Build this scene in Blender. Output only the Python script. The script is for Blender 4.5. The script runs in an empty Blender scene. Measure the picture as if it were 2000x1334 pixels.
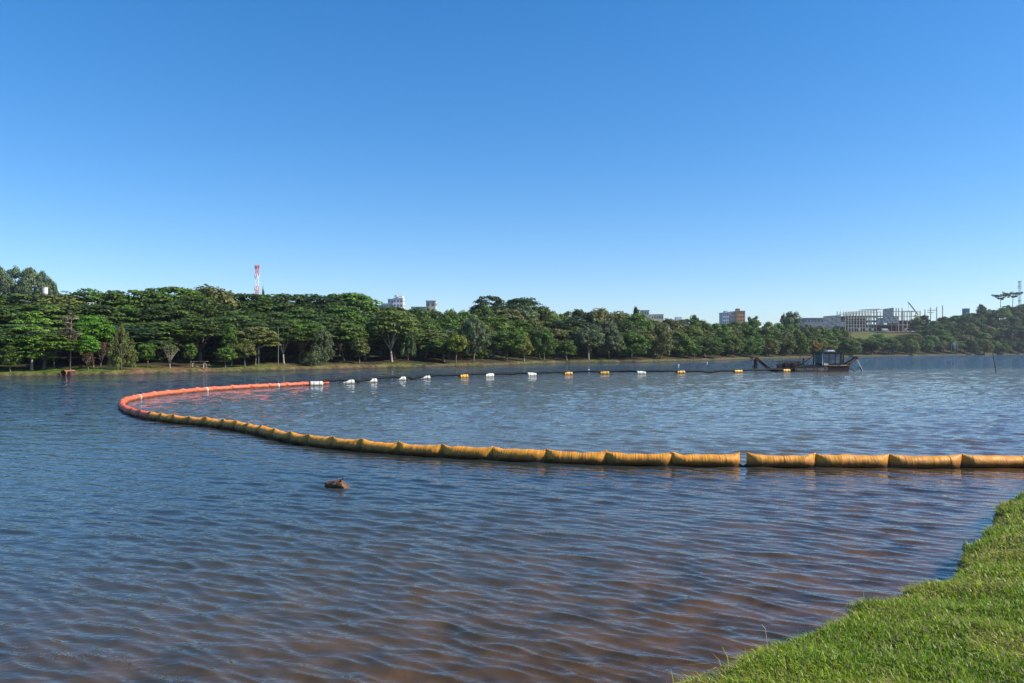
import bpy, bmesh, math, random
import numpy as np
from mathutils import Vector, Matrix
R = math.radians
rng = np.random.default_rng(7)
random.seed(7)
sc = bpy.context.scene
C = sc.collection

# ------------------------------------------------------------------ camera, sky, sun
F, HOR, CAMZ = 1511.0, 684.0, 2.5           # focal length in photo pixels, horizon row, eye height
cam = bpy.data.objects.new('camera', bpy.data.cameras.new('camera')); C.objects.link(cam)
cam.data.sensor_width = 36; cam.data.lens = 36*F/2000; cam.data.shift_y = (HOR-667)/2000
cam.data.clip_start = 0.1; cam.data.clip_end = 20000
cam.location = (0, 0, CAMZ); cam.rotation_euler = (R(90), 0, 0)
sc.camera = cam
SUN_EL, SUN_AZ = 38.0, 98.0                # azimuth clockwise from the view direction (+Y)
w = bpy.data.worlds.new('World'); sc.world = w; w.use_nodes = True
nt = w.node_tree; bg = nt.nodes['Background']
sky = nt.nodes.new('ShaderNodeTexSky'); sky.sky_type = 'NISHITA'; sky.sun_disc = False
sky.sun_elevation = R(SUN_EL); sky.sun_rotation = R(SUN_AZ)
sky.altitude = 500; sky.air_density = 1.0; sky.dust_density = 0.3; sky.ozone_density = 3.5
hs = nt.nodes.new('ShaderNodeHueSaturation'); hs.inputs['Saturation'].default_value = 1.34
gm = nt.nodes.new('ShaderNodeGamma'); gm.inputs[1].default_value = .85
tn = nt.nodes.new('ShaderNodeMix'); tn.data_type = 'RGBA'; tn.blend_type = 'MULTIPLY'; tn.inputs[0].default_value = 1; tn.inputs[7].default_value = (.84,.92,1.06,1)
nt.links.new(sky.outputs[0], hs.inputs['Color']); nt.links.new(hs.outputs[0], gm.inputs[0]); nt.links.new(gm.outputs[0], tn.inputs[6]); nt.links.new(tn.outputs[2], bg.inputs[0])
bg.inputs[1].default_value = 0.142
sl = bpy.data.lights.new('sun', 'SUN'); sun = bpy.data.objects.new('sun', sl); C.objects.link(sun)
sl.energy = 5.0; sl.angle = R(0.53); sl.color = (1, .92, .78)
sdir = Vector((math.sin(R(SUN_AZ))*math.cos(R(SUN_EL)), math.cos(R(SUN_AZ))*math.cos(R(SUN_EL)), math.sin(R(SUN_EL))))
sun.rotation_euler = sdir.to_track_quat('Z', 'Y').to_euler()
sc.view_settings.view_transform = 'Standard'; sc.view_settings.look = 'None'
sc.view_settings.exposure = 0.58; sc.view_settings.gamma = 1.0

def at(px, py, d): return Vector(((px-1000)/F*d, d, CAMZ+(HOR-py)/F*d))
def wl(px, py, z=0.0):
    d = F*(CAMZ-z)/(py-HOR); return Vector(((px-1000)/F*d, d, z))

# ------------------------------------------------------------------ helpers
def mesh_np(name, v, f4=None, f3=None, smooth=False, cols=None, fcols=None):
    m = bpy.data.meshes.new(name)
    v = np.asarray(v, np.float32); nl = 0; loops = []; starts = []
    if f4 is not None and len(f4):
        f4 = np.asarray(f4, np.int32); loops.append(f4.ravel()); starts.append(np.arange(len(f4))*4); nl = f4.size
    if f3 is not None and len(f3):
        f3 = np.asarray(f3, np.int32); loops.append(f3.ravel()); starts.append(nl+np.arange(len(f3))*3)
    loops = np.concatenate(loops); starts = np.concatenate(starts)
    m.vertices.add(len(v)); m.vertices.foreach_set('co', v.ravel())
    m.loops.add(len(loops)); m.loops.foreach_set('vertex_index', loops.astype(np.int32))
    m.polygons.add(len(starts)); m.polygons.foreach_set('loop_start', starts.astype(np.int32))
    m.update(calc_edges=True); m.validate()
    if smooth: m.polygons.foreach_set('use_smooth', np.ones(len(m.polygons), bool))
    if cols is not None:
        a = m.color_attributes.new('tint', 'FLOAT_COLOR', 'POINT')
        c = np.ones((len(v), 4), np.float32); c[:, :cols.shape[1]] = cols
        a.data.foreach_set('color', c.ravel())
    return m

class MB:
    def __init__(s): s.v = []; s.f = []
    def add(s, vs, fs):
        n = len(s.v); s.v += [tuple(q) for q in vs]; s.f += [tuple(i+n for i in f) for f in fs]; return s
    def box(s, c, d, rz=0, M=None):
        x, y, z = [q/2 for q in d]
        vs = [Vector((a*x, b*y, e*z)) for e in (-1, 1) for a, b in ((-1,-1),(1,-1),(1,1),(-1,1))]
        if M is not None: vs = [M @ q for q in vs]
        elif rz: rm = Matrix.Rotation(rz, 3, 'Z'); vs = [rm @ q for q in vs]
        vs = [q+Vector(c) for q in vs]
        return s.add(vs, [(0,3,2,1),(4,5,6,7),(0,1,5,4),(1,2,6,5),(2,3,7,6),(3,0,4,7)])
    def bar(s, a, b, w, h=None):
        a = Vector(a); b = Vector(b); h = h or w; d = b-a
        M = d.to_track_quat('Z', 'Y').to_matrix()
        return s.box((a+b)/2, (w, h, d.length), M=M)
    def tube(s, pts, rad, n=8, caps=True):
        pts = [Vector(p) for p in pts]; k = len(pts)
        rad = rad if isinstance(rad, (list, tuple)) else [rad]*k
        vs = []; up = None
        for i, p in enumerate(pts):
            t = (pts[min(i+1, k-1)]-pts[max(i-1, 0)]).normalized()
            if up is None: up = Vector((0,0,1)) if abs(t.z) < .9 else Vector((1,0,0))
            x = t.cross(up).normalized(); y = x.cross(t).normalized(); up = y
            for j in range(n):
                a = 2*math.pi*j/n; vs.append(p+(x*math.cos(a)+y*math.sin(a))*rad[i])
        fs = [(i*n+j, i*n+(j+1) % n, (i+1)*n+(j+1) % n, (i+1)*n+j) for i in range(k-1) for j in range(n)]
        if caps: fs += [tuple(range(n))[::-1], tuple((k-1)*n+j for j in range(n))]
        return s.add(vs, fs)
    def mesh(s, name, smooth=False):
        m = bpy.data.meshes.new(name); m.from_pydata(s.v, [], s.f); m.update()
        if smooth: m.polygons.foreach_set('use_smooth', np.ones(len(m.polygons), bool))
        return m
    def obj(s, name, mat, parent=None, label=None, smooth=False):
        return link(name, s.mesh(name, smooth), mat, parent, label)

def link(name, mesh, mat=None, parent=None, label=None, color=None):
    o = bpy.data.objects.new(name, mesh); C.objects.link(o)
    if mat is not None and not mesh.materials: mesh.materials.append(mat)
    if parent is not None: o.parent = parent
    if label: o['label'] = label
    if color: o.color = color
    return o
def tag(o, label, cat, group=None):
    o['label'] = label; o['category'] = cat
    if group: o['group'] = group
    return o
def thing(name, label, cat, loc=(0,0,0), rz=0, group=None):
    o = bpy.data.objects.new(name, None); C.objects.link(o); o.location = loc; o.rotation_euler = (0,0,rz)
    o.empty_display_size = .3
    return tag(o, label, cat, group)
def struct(o): o['kind'] = 'structure'; return o

# ------------------------------------------------------------------ materials
def mat(name, col=(.5,.5,.5), rough=.6, metal=0, noise=None, bump=None, spec=.5):
    m = bpy.data.materials.new(name); m.use_nodes = True; t = m.node_tree; b = t.nodes['Principled BSDF']
    b.inputs['Base Color'].default_value = (*col, 1); b.inputs['Roughness'].default_value = rough
    b.inputs['Metallic'].default_value = metal; b.inputs['Specular IOR Level'].default_value = spec
    if noise:                                     # (second colour, scale, threshold low, high)
        c2, s, lo, hi = noise
        tc = t.nodes.new('ShaderNodeTexCoord'); n = t.nodes.new('ShaderNodeTexNoise')
        n.inputs['Scale'].default_value = s; n.inputs['Detail'].default_value = 7; n.inputs['Roughness'].default_value = .65
        t.links.new(tc.outputs['Object'], n.inputs['Vector'])
        r = t.nodes.new('ShaderNodeValToRGB'); r.color_ramp.elements[0].position = lo; r.color_ramp.elements[1].position = hi
        r.color_ramp.elements[0].color = (*col, 1); r.color_ramp.elements[1].color = (*c2, 1)
        t.links.new(n.outputs['Fac'], r.inputs[0]); t.links.new(r.outputs[0], b.inputs['Base Color'])
    if bump:
        s, dist = bump
        tc = t.nodes.new('ShaderNodeTexCoord'); n = t.nodes.new('ShaderNodeTexNoise'); n.inputs['Scale'].default_value = s
        n.inputs['Detail'].default_value = 5
        t.links.new(tc.outputs['Object'], n.inputs['Vector'])
        bp = t.nodes.new('ShaderNodeBump'); bp.inputs['Distance'].default_value = dist
        t.links.new(n.outputs['Fac'], bp.inputs['Height']); t.links.new(bp.outputs[0], b.inputs['Normal'])
    return m

def foliage_mat():
    m = bpy.data.materials.new('foliage'); m.use_nodes = True; t = m.node_tree; t.nodes.clear()
    N = t.nodes.new; L = t.links.new
    out = N('ShaderNodeOutputMaterial'); oi = N('ShaderNodeObjectInfo'); at_ = N('ShaderNodeAttribute'); at_.attribute_name = 'tint'
    mul = N('ShaderNodeMix'); mul.data_type = 'RGBA'; mul.blend_type = 'MULTIPLY'; mul.inputs[0].default_value = 1
    L(oi.outputs['Color'], mul.inputs[6]); L(at_.outputs['Color'], mul.inputs[7])
    tc = N('ShaderNodeTexCoord'); n = N('ShaderNodeTexNoise'); n.inputs['Scale'].default_value = .9; n.inputs['Detail'].default_value = 4
    L(tc.outputs['Object'], n.inputs['Vector'])
    h = N('ShaderNodeHueSaturation'); mr = N('ShaderNodeMapRange'); mr.inputs[1].default_value = .3; mr.inputs[2].default_value = .7
    mr.inputs[3].default_value = .6; mr.inputs[4].default_value = 1.45
    L(n.outputs['Fac'], mr.inputs[0]); L(mr.outputs[0], h.inputs['Value']); L(mul.outputs[2], h.inputs['Color'])
    d = N('ShaderNodeBsdfPrincipled'); d.inputs['Roughness'].default_value = .55; d.inputs['Specular IOR Level'].default_value = .25
    tr = N('ShaderNodeBsdfTranslucent'); mx = N('ShaderNodeMixShader'); mx.inputs[0].default_value = .25
    L(h.outputs[0], d.inputs['Base Color']); L(h.outputs[0], tr.inputs['Color'])
    L(d.outputs[0], mx.inputs[1]); L(tr.outputs[0], mx.inputs[2]); L(mx.outputs[0], out.inputs[0])
    return m
M_leaf = foliage_mat()
M_bark = mat('bark', (.09,.065,.045), .9, noise=((.2,.17,.13), 6, .35, .7))
M_palebark = mat('pale_bark', (.35,.31,.26), .85, noise=((.18,.14,.11), 5, .4, .7))
M_yellow = mat('yellow_float', (.62,.33,.02), .45, noise=((.38,.2,.03), 5, .45, .75))
M_white = mat('white_float', (.72,.69,.62), .45, noise=((.5,.42,.3), 5, .45, .8))
M_pipe = mat('black_rubber_pipe', (.012,.012,.013), .75, spec=.2)
M_rust = mat('rusty_steel', (.10,.045,.025), .8, noise=((.035,.022,.018), 5, .4, .6))
M_darksteel = mat('dark_steel', (.022,.02,.02), .6, noise=((.07,.035,.02), 7, .45, .7))
M_tan = mat('muddy_tan_hull', (.55,.45,.32), .8, noise=((.1,.055,.035), 4, .4, .7))
M_red = mat('red_antifouling', (.17,.04,.03), .75, noise=((.06,.025,.02), 5, .4, .7))
M_black = mat('black_tarp', (.015,.015,.016), .7)
M_glass = mat('dirty_blue_glass', (.06,.1,.14), .2, noise=((.2,.25,.27), 3, .4, .75), spec=.8)
M_wpaint = mat('white_paint', (.72,.72,.72), .5, noise=((.5,.49,.46), 3, .5, .8))
M_pale = mat('pale_pipe', (.45,.5,.55), .4)
M_grey = mat('grey_metal', (.25,.25,.26), .5)
M_conc = mat('raw_concrete', (.54,.47,.38), .9, noise=((.4,.35,.29), .5, .4, .7))
M_panel = mat('grey_precast_panel', (.26,.27,.29), .85, noise=((.21,.22,.24), .3, .4, .7))
M_dconc = mat('brown_blockwork', (.16,.10,.08), .9, noise=((.09,.06,.06), .6, .4, .7))
M_orangewall = mat('orange_render', (.6,.27,.07), .85, noise=((.5,.22,.06), .3, .4, .7))
M_brownwall = mat('brown_render', (.2,.09,.07), .85)
M_cream = mat('cream_render', (.62,.56,.42), .85, noise=((.52,.46,.35), .4, .4, .7))
M_ltgrey = mat('light_grey_render', (.5,.51,.54), .85, noise=((.42,.43,.46), .3, .4, .7))
M_bwhite = mat('white_render', (.75,.73,.7), .85, noise=((.66,.63,.6), .3, .4, .7))
M_win = mat('window_glass', (.04,.06,.09), .15, spec=.8)
M_mastred = mat('mast_red', (.62,.08,.06), .5)
M_mastwhite = mat('mast_white', (.75,.75,.76), .5)
M_dirt = mat('red_earth', (.3,.12,.06), .95, noise=((.2,.1,.05), .8, .4, .7))

def boom_mat(name, c, dark):
    m = bpy.data.materials.new(name); m.use_nodes = True; t = m.node_tree; b = t.nodes['Principled BSDF']; N = t.nodes.new; L = t.links.new
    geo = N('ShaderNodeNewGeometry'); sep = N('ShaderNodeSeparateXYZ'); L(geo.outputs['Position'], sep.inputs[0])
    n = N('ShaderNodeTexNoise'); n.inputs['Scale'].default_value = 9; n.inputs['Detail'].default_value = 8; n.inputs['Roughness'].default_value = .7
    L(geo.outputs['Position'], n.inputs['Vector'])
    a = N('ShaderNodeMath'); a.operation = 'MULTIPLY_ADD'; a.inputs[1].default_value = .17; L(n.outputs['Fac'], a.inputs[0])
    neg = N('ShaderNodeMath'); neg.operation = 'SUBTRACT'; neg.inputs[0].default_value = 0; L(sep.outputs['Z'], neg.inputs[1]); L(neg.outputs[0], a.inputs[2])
    mr = N('ShaderNodeMapRange'); mr.inputs[1].default_value = -.10; mr.inputs[2].default_value = .03; L(a.outputs[0], mr.inputs[0])  # lower half browned: wet mud at waterline plus the float's shaded underside, painted in
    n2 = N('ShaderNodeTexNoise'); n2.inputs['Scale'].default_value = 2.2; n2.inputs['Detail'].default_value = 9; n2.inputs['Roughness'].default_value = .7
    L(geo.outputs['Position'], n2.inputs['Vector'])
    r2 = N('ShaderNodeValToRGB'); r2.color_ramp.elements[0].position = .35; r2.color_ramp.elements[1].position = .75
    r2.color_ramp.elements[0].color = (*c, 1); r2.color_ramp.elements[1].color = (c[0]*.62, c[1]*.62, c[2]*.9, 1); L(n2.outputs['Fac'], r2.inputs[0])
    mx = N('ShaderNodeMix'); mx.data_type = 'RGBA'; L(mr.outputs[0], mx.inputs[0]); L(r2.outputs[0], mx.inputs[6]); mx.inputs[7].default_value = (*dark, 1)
    L(mx.outputs[2], b.inputs['Base Color']); b.inputs['Roughness'].default_value = .56
    bp = N('ShaderNodeBump'); bp.inputs['Distance'].default_value = .012; bp.inputs['Strength'].default_value = .7
    n3 = N('ShaderNodeTexNoise'); n3.inputs['Scale'].default_value = 14; n3.inputs['Detail'].default_value = 4; L(geo.outputs['Position'], n3.inputs['Vector'])
    L(n3.outputs['Fac'], bp.inputs['Height']); L(bp.outputs[0], b.inputs['Normal'])
    return m
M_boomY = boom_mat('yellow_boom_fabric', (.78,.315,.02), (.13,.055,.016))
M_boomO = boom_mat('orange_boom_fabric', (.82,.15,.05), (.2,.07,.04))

HAZE = 0.00013
if HAZE:
    hm = bpy.data.materials.new('haze'); hm.use_nodes = True; ht = hm.node_tree; ht.nodes.clear()
    ho = ht.nodes.new('ShaderNodeOutputMaterial'); hv = ht.nodes.new('ShaderNodeVolumePrincipled'); hv.inputs['Color'].default_value = (.72,.82,.95,1)
    hv.inputs['Density'].default_value = HAZE; hv.inputs['Anisotropy'].default_value = .2; ht.links.new(hv.outputs[0], ho.inputs['Volume'])
    hb_ = MB().box((300, 3100, 30), (14400, 6600, 66)); ho_ = hb_.obj('haze', hm); ho_['kind'] = 'stuff'
# ------------------------------------------------------------------ shoreline and terrain
SH = np.array([(-2600,30),(-1500,45),(-600,62),(0,74),(220,79),(400,89),(560,98),(700,109),(830,116),(940,125),(1100,157),(1250,165),
               (1400,200),(1560,262),(1640,300),(1800,380),(2000,472),(2600,520),(4500,560)], float)
def dshore(u): return np.interp(u, SH[:,0], SH[:,1])
US = np.array([-2600, 0, 150, 400, 1200, 1500, 1620, 1700, 1780, 1850, 1930, 2000, 2600], float)
SS = np.array([-5, 0, .8, 5, 20, 45, 75, 100, 140, 180, 225, 300, 600, 6000], float)
lft = [-1.4,0,.35,.6,1.5,3,5,8,12,15,16,17,18,22]
l2  = [-1.4,0,.35,.6,1.5,3,4,5,7,9,11,13,16,22]
mid = [-1.4,0,.35,.6,1.5,2.6,3.4,4.2,5.4,6.2,7.3,9,13,22]
ZT = np.array([lft, lft, l2, mid, mid, mid,
   [-1.4,0,.3,.5,.9,1.6,2.4,3.6,6,9,13,16.4,17,22],
   [-1.4,0,.3,.5,.9,1.6,2.4,3.8,7.4,12,16.4,17,18,22],
   [-1.4,0,.3,.5,1.0,3.0,6,9,13,15,16.4,17,18,22],
   [-1.4,0,.3,.5,1.6,6,11,14.5,17,18.5,19,19,18,22],
   [-1.4,0,.3,.6,2.5,9,17,21,24,24,24,23,20,24],
   [-1.4,0,.3,.6,3.5,12,21,27,30,30,29,26,22,26],
   [-1.4,0,.3,.6,4,14,23,30,32,32,31,28,22,26]])
def ground(x, y):
    y = np.maximum(y, 1e-3); u = 1000+F*np.asarray(x)/y; s = y-dshore(u)
    ui = np.clip(np.interp(u, US, np.arange(len(US))), 0, len(US)-1.001); si = np.clip(np.interp(s, SS, np.arange(len(SS))), 0, len(SS)-1.001)
    i = ui.astype(int); j = si.astype(int); a = ui-i; b = si-j
    return (ZT[i,j]*(1-a)*(1-b)+ZT[i+1,j]*a*(1-b)+ZT[i,j+1]*(1-a)*b+ZT[i+1,j+1]*a*b)
def gz(x, y): return float(ground(np.array([x]), np.array([y]))[0])

def hill_mat():
    m = bpy.data.materials.new('far_bank_ground'); m.use_nodes = True; t = m.node_tree; b = t.nodes['Principled BSDF']; N = t.nodes.new; L = t.links.new
    b.inputs['Roughness'].default_value = .95; b.inputs['Specular IOR Level'].default_value = .1
    geo = N('ShaderNodeNewGeometry')
    n = N('ShaderNodeTexNoise'); n.inputs['Scale'].default_value = .12; n.inputs['Detail'].default_value = 6; L(geo.outputs['Position'], n.inputs['Vector'])
    r = N('ShaderNodeValToRGB'); e = r.color_ramp.elements; e[0].position = .36; e[0].color = (.17,.085,.05,1); e[1].position = .47; e[1].color = (.12,.13,.035,1)
    x = e.new(.6); x.color = (.07,.115,.02,1); L(n.outputs['Fac'], r.inputs[0])
    n2 = N('ShaderNodeTexNoise'); n2.inputs['Scale'].default_value = 1.6; n2.inputs['Detail'].default_value = 8; L(geo.outputs['Position'], n2.inputs['Vector'])
    mr = N('ShaderNodeMapRange'); mr.inputs[1].default_value = .3; mr.inputs[2].default_value = .7; mr.inputs[3].default_value = .45; mr.inputs[4].default_value = 1.3
    L(n2.outputs['Fac'], mr.inputs[0])
    at_ = N('ShaderNodeAttribute'); at_.attribute_name = 'tint'; sp = N('ShaderNodeSeparateColor'); L(at_.outputs['Color'], sp.inputs[0])
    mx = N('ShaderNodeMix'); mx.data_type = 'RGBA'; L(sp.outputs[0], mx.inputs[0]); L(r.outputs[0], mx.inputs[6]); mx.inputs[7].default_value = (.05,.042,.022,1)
    m3 = N('ShaderNodeMix'); m3.data_type = 'RGBA'; L(sp.outputs[1], m3.inputs[0]); L(mx.outputs[2], m3.inputs[6]); m3.inputs[7].default_value = (.085,.068,.045,1)
    h = N('ShaderNodeHueSaturation'); L(mr.outputs[0], h.inputs['Value']); L(m3.outputs[2], h.inputs['Color']); L(h.outputs[0], b.inputs['Base Color'])
    bp = N('ShaderNodeBump'); bp.inputs['Distance'].default_value = .3; L(n2.outputs['Fac'], bp.inputs['Height']); L(bp.outputs[0], b.inputs['Normal'])
    return m
def build_hills():
    us = np.concatenate([np.arange(-2600,-100,100), np.arange(-100,2100,6), np.arange(2100,4600,100)]).astype(float)
    ss = np.concatenate([[-5,-3,-1.5,-.7,-.3,0,.15,.3,.5,.8,1.2,1.8,2.5,3.5,5,7,9,12,15,18,22,26,30,35,40,45,52,60,68,75,85,100,115,130,145,160,180,200,225,250,300,400,600,900,1500,2500,4000]])
    U, S = np.meshgrid(us, ss)
    jit = .5*np.sin(U*.11)+.35*np.sin(U*.043+1)+.25*np.sin(U*.29+2)+.8*np.sin(U*.017)
    D = dshore(U)+S+jit*np.clip(1-np.abs(S)/12, 0, 1)*np.clip(D0 if False else dshore(U)/120, .5, 3)
    X = (U-1000)/F*D
    Z = ground(X, D+0)+0
    # keep the profile attached to the jittered line
    i = np.clip(np.interp(U, US, np.arange(len(US))), 0, len(US)-1.001); a = i-i.astype(int); i = i.astype(int)
    j = np.clip(np.interp(S, SS, np.arange(len(SS))), 0, len(SS)-1.001); b = j-j.astype(int); j = j.astype(int)
    Z = ZT[i,j]*(1-a)*(1-b)+ZT[i+1,j]*a*(1-b)+ZT[i,j+1]*(1-a)*b+ZT[i+1,j+1]*a*b
    Z += np.where(S > .7, .09*np.sin(X*.9)*np.sin(D*1.3+X*.3), 0)
    nr, nc = U.shape; idx = np.arange(nr*nc).reshape(nr, nc)
    f = np.stack([idx[:-1,:-1], idx[:-1,1:], idx[1:,1:], idx[1:,:-1]], -1).reshape(-1,4)
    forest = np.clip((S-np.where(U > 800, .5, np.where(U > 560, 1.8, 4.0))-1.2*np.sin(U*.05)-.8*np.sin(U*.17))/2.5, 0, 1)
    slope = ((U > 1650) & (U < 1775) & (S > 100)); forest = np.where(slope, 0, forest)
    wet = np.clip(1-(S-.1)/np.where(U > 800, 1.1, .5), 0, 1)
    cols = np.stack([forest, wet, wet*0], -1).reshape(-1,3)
    m = mesh_np('hills', np.stack([X,D,Z],-1).reshape(-1,3), f, smooth=True, cols=cols)
    struct(link('hills', m, hill_mat()))
build_hills()

# near bank
BANK = np.array([(-60,-12),(-10,.6),(-3,2.6),(-.12,4.4),(.8,5.0),(1.38,5.36),(1.75,5.75),(2.15,6.05),(2.7,6.35),(2.95,6.75),(3.25,6.72),(3.75,7.3),(4.35,7.62),(4.8,8.15),(5.15,8.85),(5.35,8.95),
                 (5.95,9.7),(6.65,10.5),(7.05,11.25),(8.2,12.4),(14,20),(26,36),(60,75),(300,400)], float)
def bank_sd(x, y):
    """signed distance to the edge: positive on land (right / behind)"""
    x = np.asarray(x, float); y = np.asarray(y, float); best = np.full(x.shape, 1e9); sg = np.zeros(x.shape)
    for (ax, ay), (bx, by) in zip(BANK[:-1], BANK[1:]):
        dx, dy = bx-ax, by-ay; t = np.clip(((x-ax)*dx+(y-ay)*dy)/(dx*dx+dy*dy), 0, 1)
        ex, ey = x-ax-t*dx, y-ay-t*dy; d = np.hypot(ex, ey); cr = dy*(x-ax)-dx*(y-ay)
        mk = d < best; best = np.where(mk, d, best); sg = np.where(mk, np.sign(cr), sg)
    return best*sg
def bank_z(sd, x, y):
    base = np.interp(sd, [-6,-1,-.25,-.06,0,.04,.15,.6,2,6,60], [-1.6,-.5,-.22,-.1,.06,.22,.31,.36,.5,.85,1.4])
    return base+np.where(sd > .03, .02*np.sin(x*3.1+y*1.7)+.015*np.sin(x*5.3-y*4.1)+.012*np.sin(y*9+x*2), 0)
def axis(segs):
    return np.unique(np.concatenate([np.arange(a, b, st) for a, b, st in segs]))
def soil_mat():
    return mat('bank_soil', (.09,.10,.03), .95, noise=((.05,.035,.02), 3, .35, .65), bump=(20,.03))
def build_bank():
    xs = axis([(-60,-4,4),(-4,0,.25),(0,8.5,.06),(8.5,14,.25),(14,60,2),(60,321,20)]); ys = axis([(-60,2,4),(2,4,.25),(4,12.2,.06),(12.2,20,.3),(20,60,2),(60,401,20)])
    X, Y = np.meshgrid(xs, ys); sd = bank_sd(X, Y)+.06*np.sin(X*4+Y*2)*np.sin(Y*5)
    Z = bank_z(sd, X, Y)
    nr, nc = X.shape; idx = np.arange(nr*nc).reshape(nr, nc)
    f = np.stack([idx[:-1,:-1], idx[:-1,1:], idx[1:,1:], idx[1:,:-1]], -1).reshape(-1,4)
    keep = (sd.reshape(-1)[f] > -4).any(1)
    m = mesh_np('near_bank', np.stack([X,Y,Z],-1).reshape(-1,3), f[keep], smooth=True)
    struct(link('near_bank', m, soil_mat()))
build_bank()

# ------------------------------------------------------------------ boom line (needed for the turbid patch too)
JY = [(1448,912.5),(1314,911.5),(1186,908.5),(1068,904.5),(962,899),(864,893.5),(777,888),(703,881.5),(648,876),(600,870),(566,864),(533,857),(507,850),(481,845),(460,840),(434,836.5),(398,832),(366,829),(337,826),(311,823),(290,819.5)]
JO = [(290,819.5),(272,815.5),(255,811),(243,806),(236,801),(233.5,796),(236,791),(243,786.5)]
JO_far = [(243,786.5),(262,781.5),(305,774),(389,765.5),(460,760.5),(536,756.5),(575,754.3),(600,753),(624,751.2),(648,749.6)]
JR = [(1462,912.5),(1598,914),(1742,914.5),(1885,914.5),(2030,914),(2175,912.5),(2330,910),(2500,906)]
def gp(p): q = wl(*p); q.y += .13; return q
PY = [gp(p) for p in JY]; PO = [gp(p) for p in JO]; PR = [gp(p) for p in JR]
def resample(pts, step):
    out = [pts[0]]; acc = 0
    for a, b in zip(pts[:-1], pts[1:]):
        L_ = (b-a).length; t = step-acc
        while t <= L_: out.append(a+(b-a)*t/L_); t += step
        acc = L_-(t-step)
    return out
PO = PO+resample([gp(p) for p in JO_far], 1.55)[1:]
# ------------------------------------------------------------------ water
def inside(x, y, poly):
    r = np.zeros(x.shape, bool); n = len(poly)
    for i in range(n):
        ax, ay = poly[i]; bx, by = poly[(i+1) % n]
        c = ((ay > y) != (by > y)); r ^= c & (x < (bx-ax)*(y-ay)/((by-ay) if by != ay else 1e-9)+ax)
    return r
def water_mat():
    m = bpy.data.materials.new('lake_water'); m.use_nodes = True; t = m.node_tree; b = t.nodes['Principled BSDF']; N = t.nodes.new; L = t.links.new
    geo = N('ShaderNodeNewGeometry')
    at_ = N('ShaderNodeAttribute'); at_.attribute_name = 'tint'; sp = N('ShaderNodeSeparateColor'); L(at_.outputs['Color'], sp.inputs[0])
    # R turbid, G shallow
    m1 = N('ShaderNodeMix'); m1.data_type = 'RGBA'; L(sp.outputs[0], m1.inputs[0]); m1.inputs[6].default_value = (.026,.033,.032,1); m1.inputs[7].default_value = (.105,.102,.068,1)
    n = N('ShaderNodeTexNoise'); n.inputs['Scale'].default_value = 1.7; n.inputs['Detail'].default_value = 6; n.inputs['Roughness'].default_value = .6; L(geo.outputs['Position'], n.inputs['Vector'])
    r = N('ShaderNodeValToRGB'); e = r.color_ramp.elements; e[0].position = .35; e[0].color = (.03,.021,.011,1); e[1].position = .7; e[1].color = (.13,.068,.028,1); L(n.outputs['Fac'], r.inputs[0])
    m2 = N('ShaderNodeMix'); m2.data_type = 'RGBA'; L(sp.outputs[1], m2.inputs[0]); L(m1.outputs[2], m2.inputs[6]); L(r.outputs[0], m2.inputs[7])
    L(m2.outputs[2], b.inputs['Base Color'])
    b.inputs['IOR'].default_value = 1.333; b.inputs['Roughness'].default_value = .03
    mp = N('ShaderNodeMapping'); mp.inputs['Rotation'].default_value = (0,0,R(28)); mp.inputs['Scale'].default_value = (1,2.4,1); L(geo.outputs['Position'], mp.inputs['Vector'])
    a1 = N('ShaderNodeTexNoise'); a1.inputs['Scale'].default_value = 4.0; a1.inputs['Detail'].default_value = 2; a1.inputs['Distortion'].default_value = .3; L(mp.outputs[0], a1.inputs['Vector'])
    a2 = N('ShaderNodeTexNoise'); a2.inputs['Scale'].default_value = .8; a2.inputs['Detail'].default_value = 3; L(mp.outputs[0], a2.inputs['Vector'])
    b1 = N('ShaderNodeBump'); b1.inputs['Distance'].default_value = .011; b1.inputs['Strength'].default_value = 1; L(a1.outputs['Fac'], b1.inputs['Height'])
    b2 = N('ShaderNodeBump'); b2.inputs['Strength'].default_value = 1; L(a2.outputs['Fac'], b2.inputs['Height']); L(b1.outputs[0], b2.inputs['Normal'])
    far = N('ShaderNodeMath'); far.operation = 'MULTIPLY'; far.inputs[1].default_value = .34; L(sp.outputs[2], far.inputs[0]); L(far.outputs[0], b2.inputs['Distance'])
    L(b2.outputs[0], b.inputs['Normal'])
    return m
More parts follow.
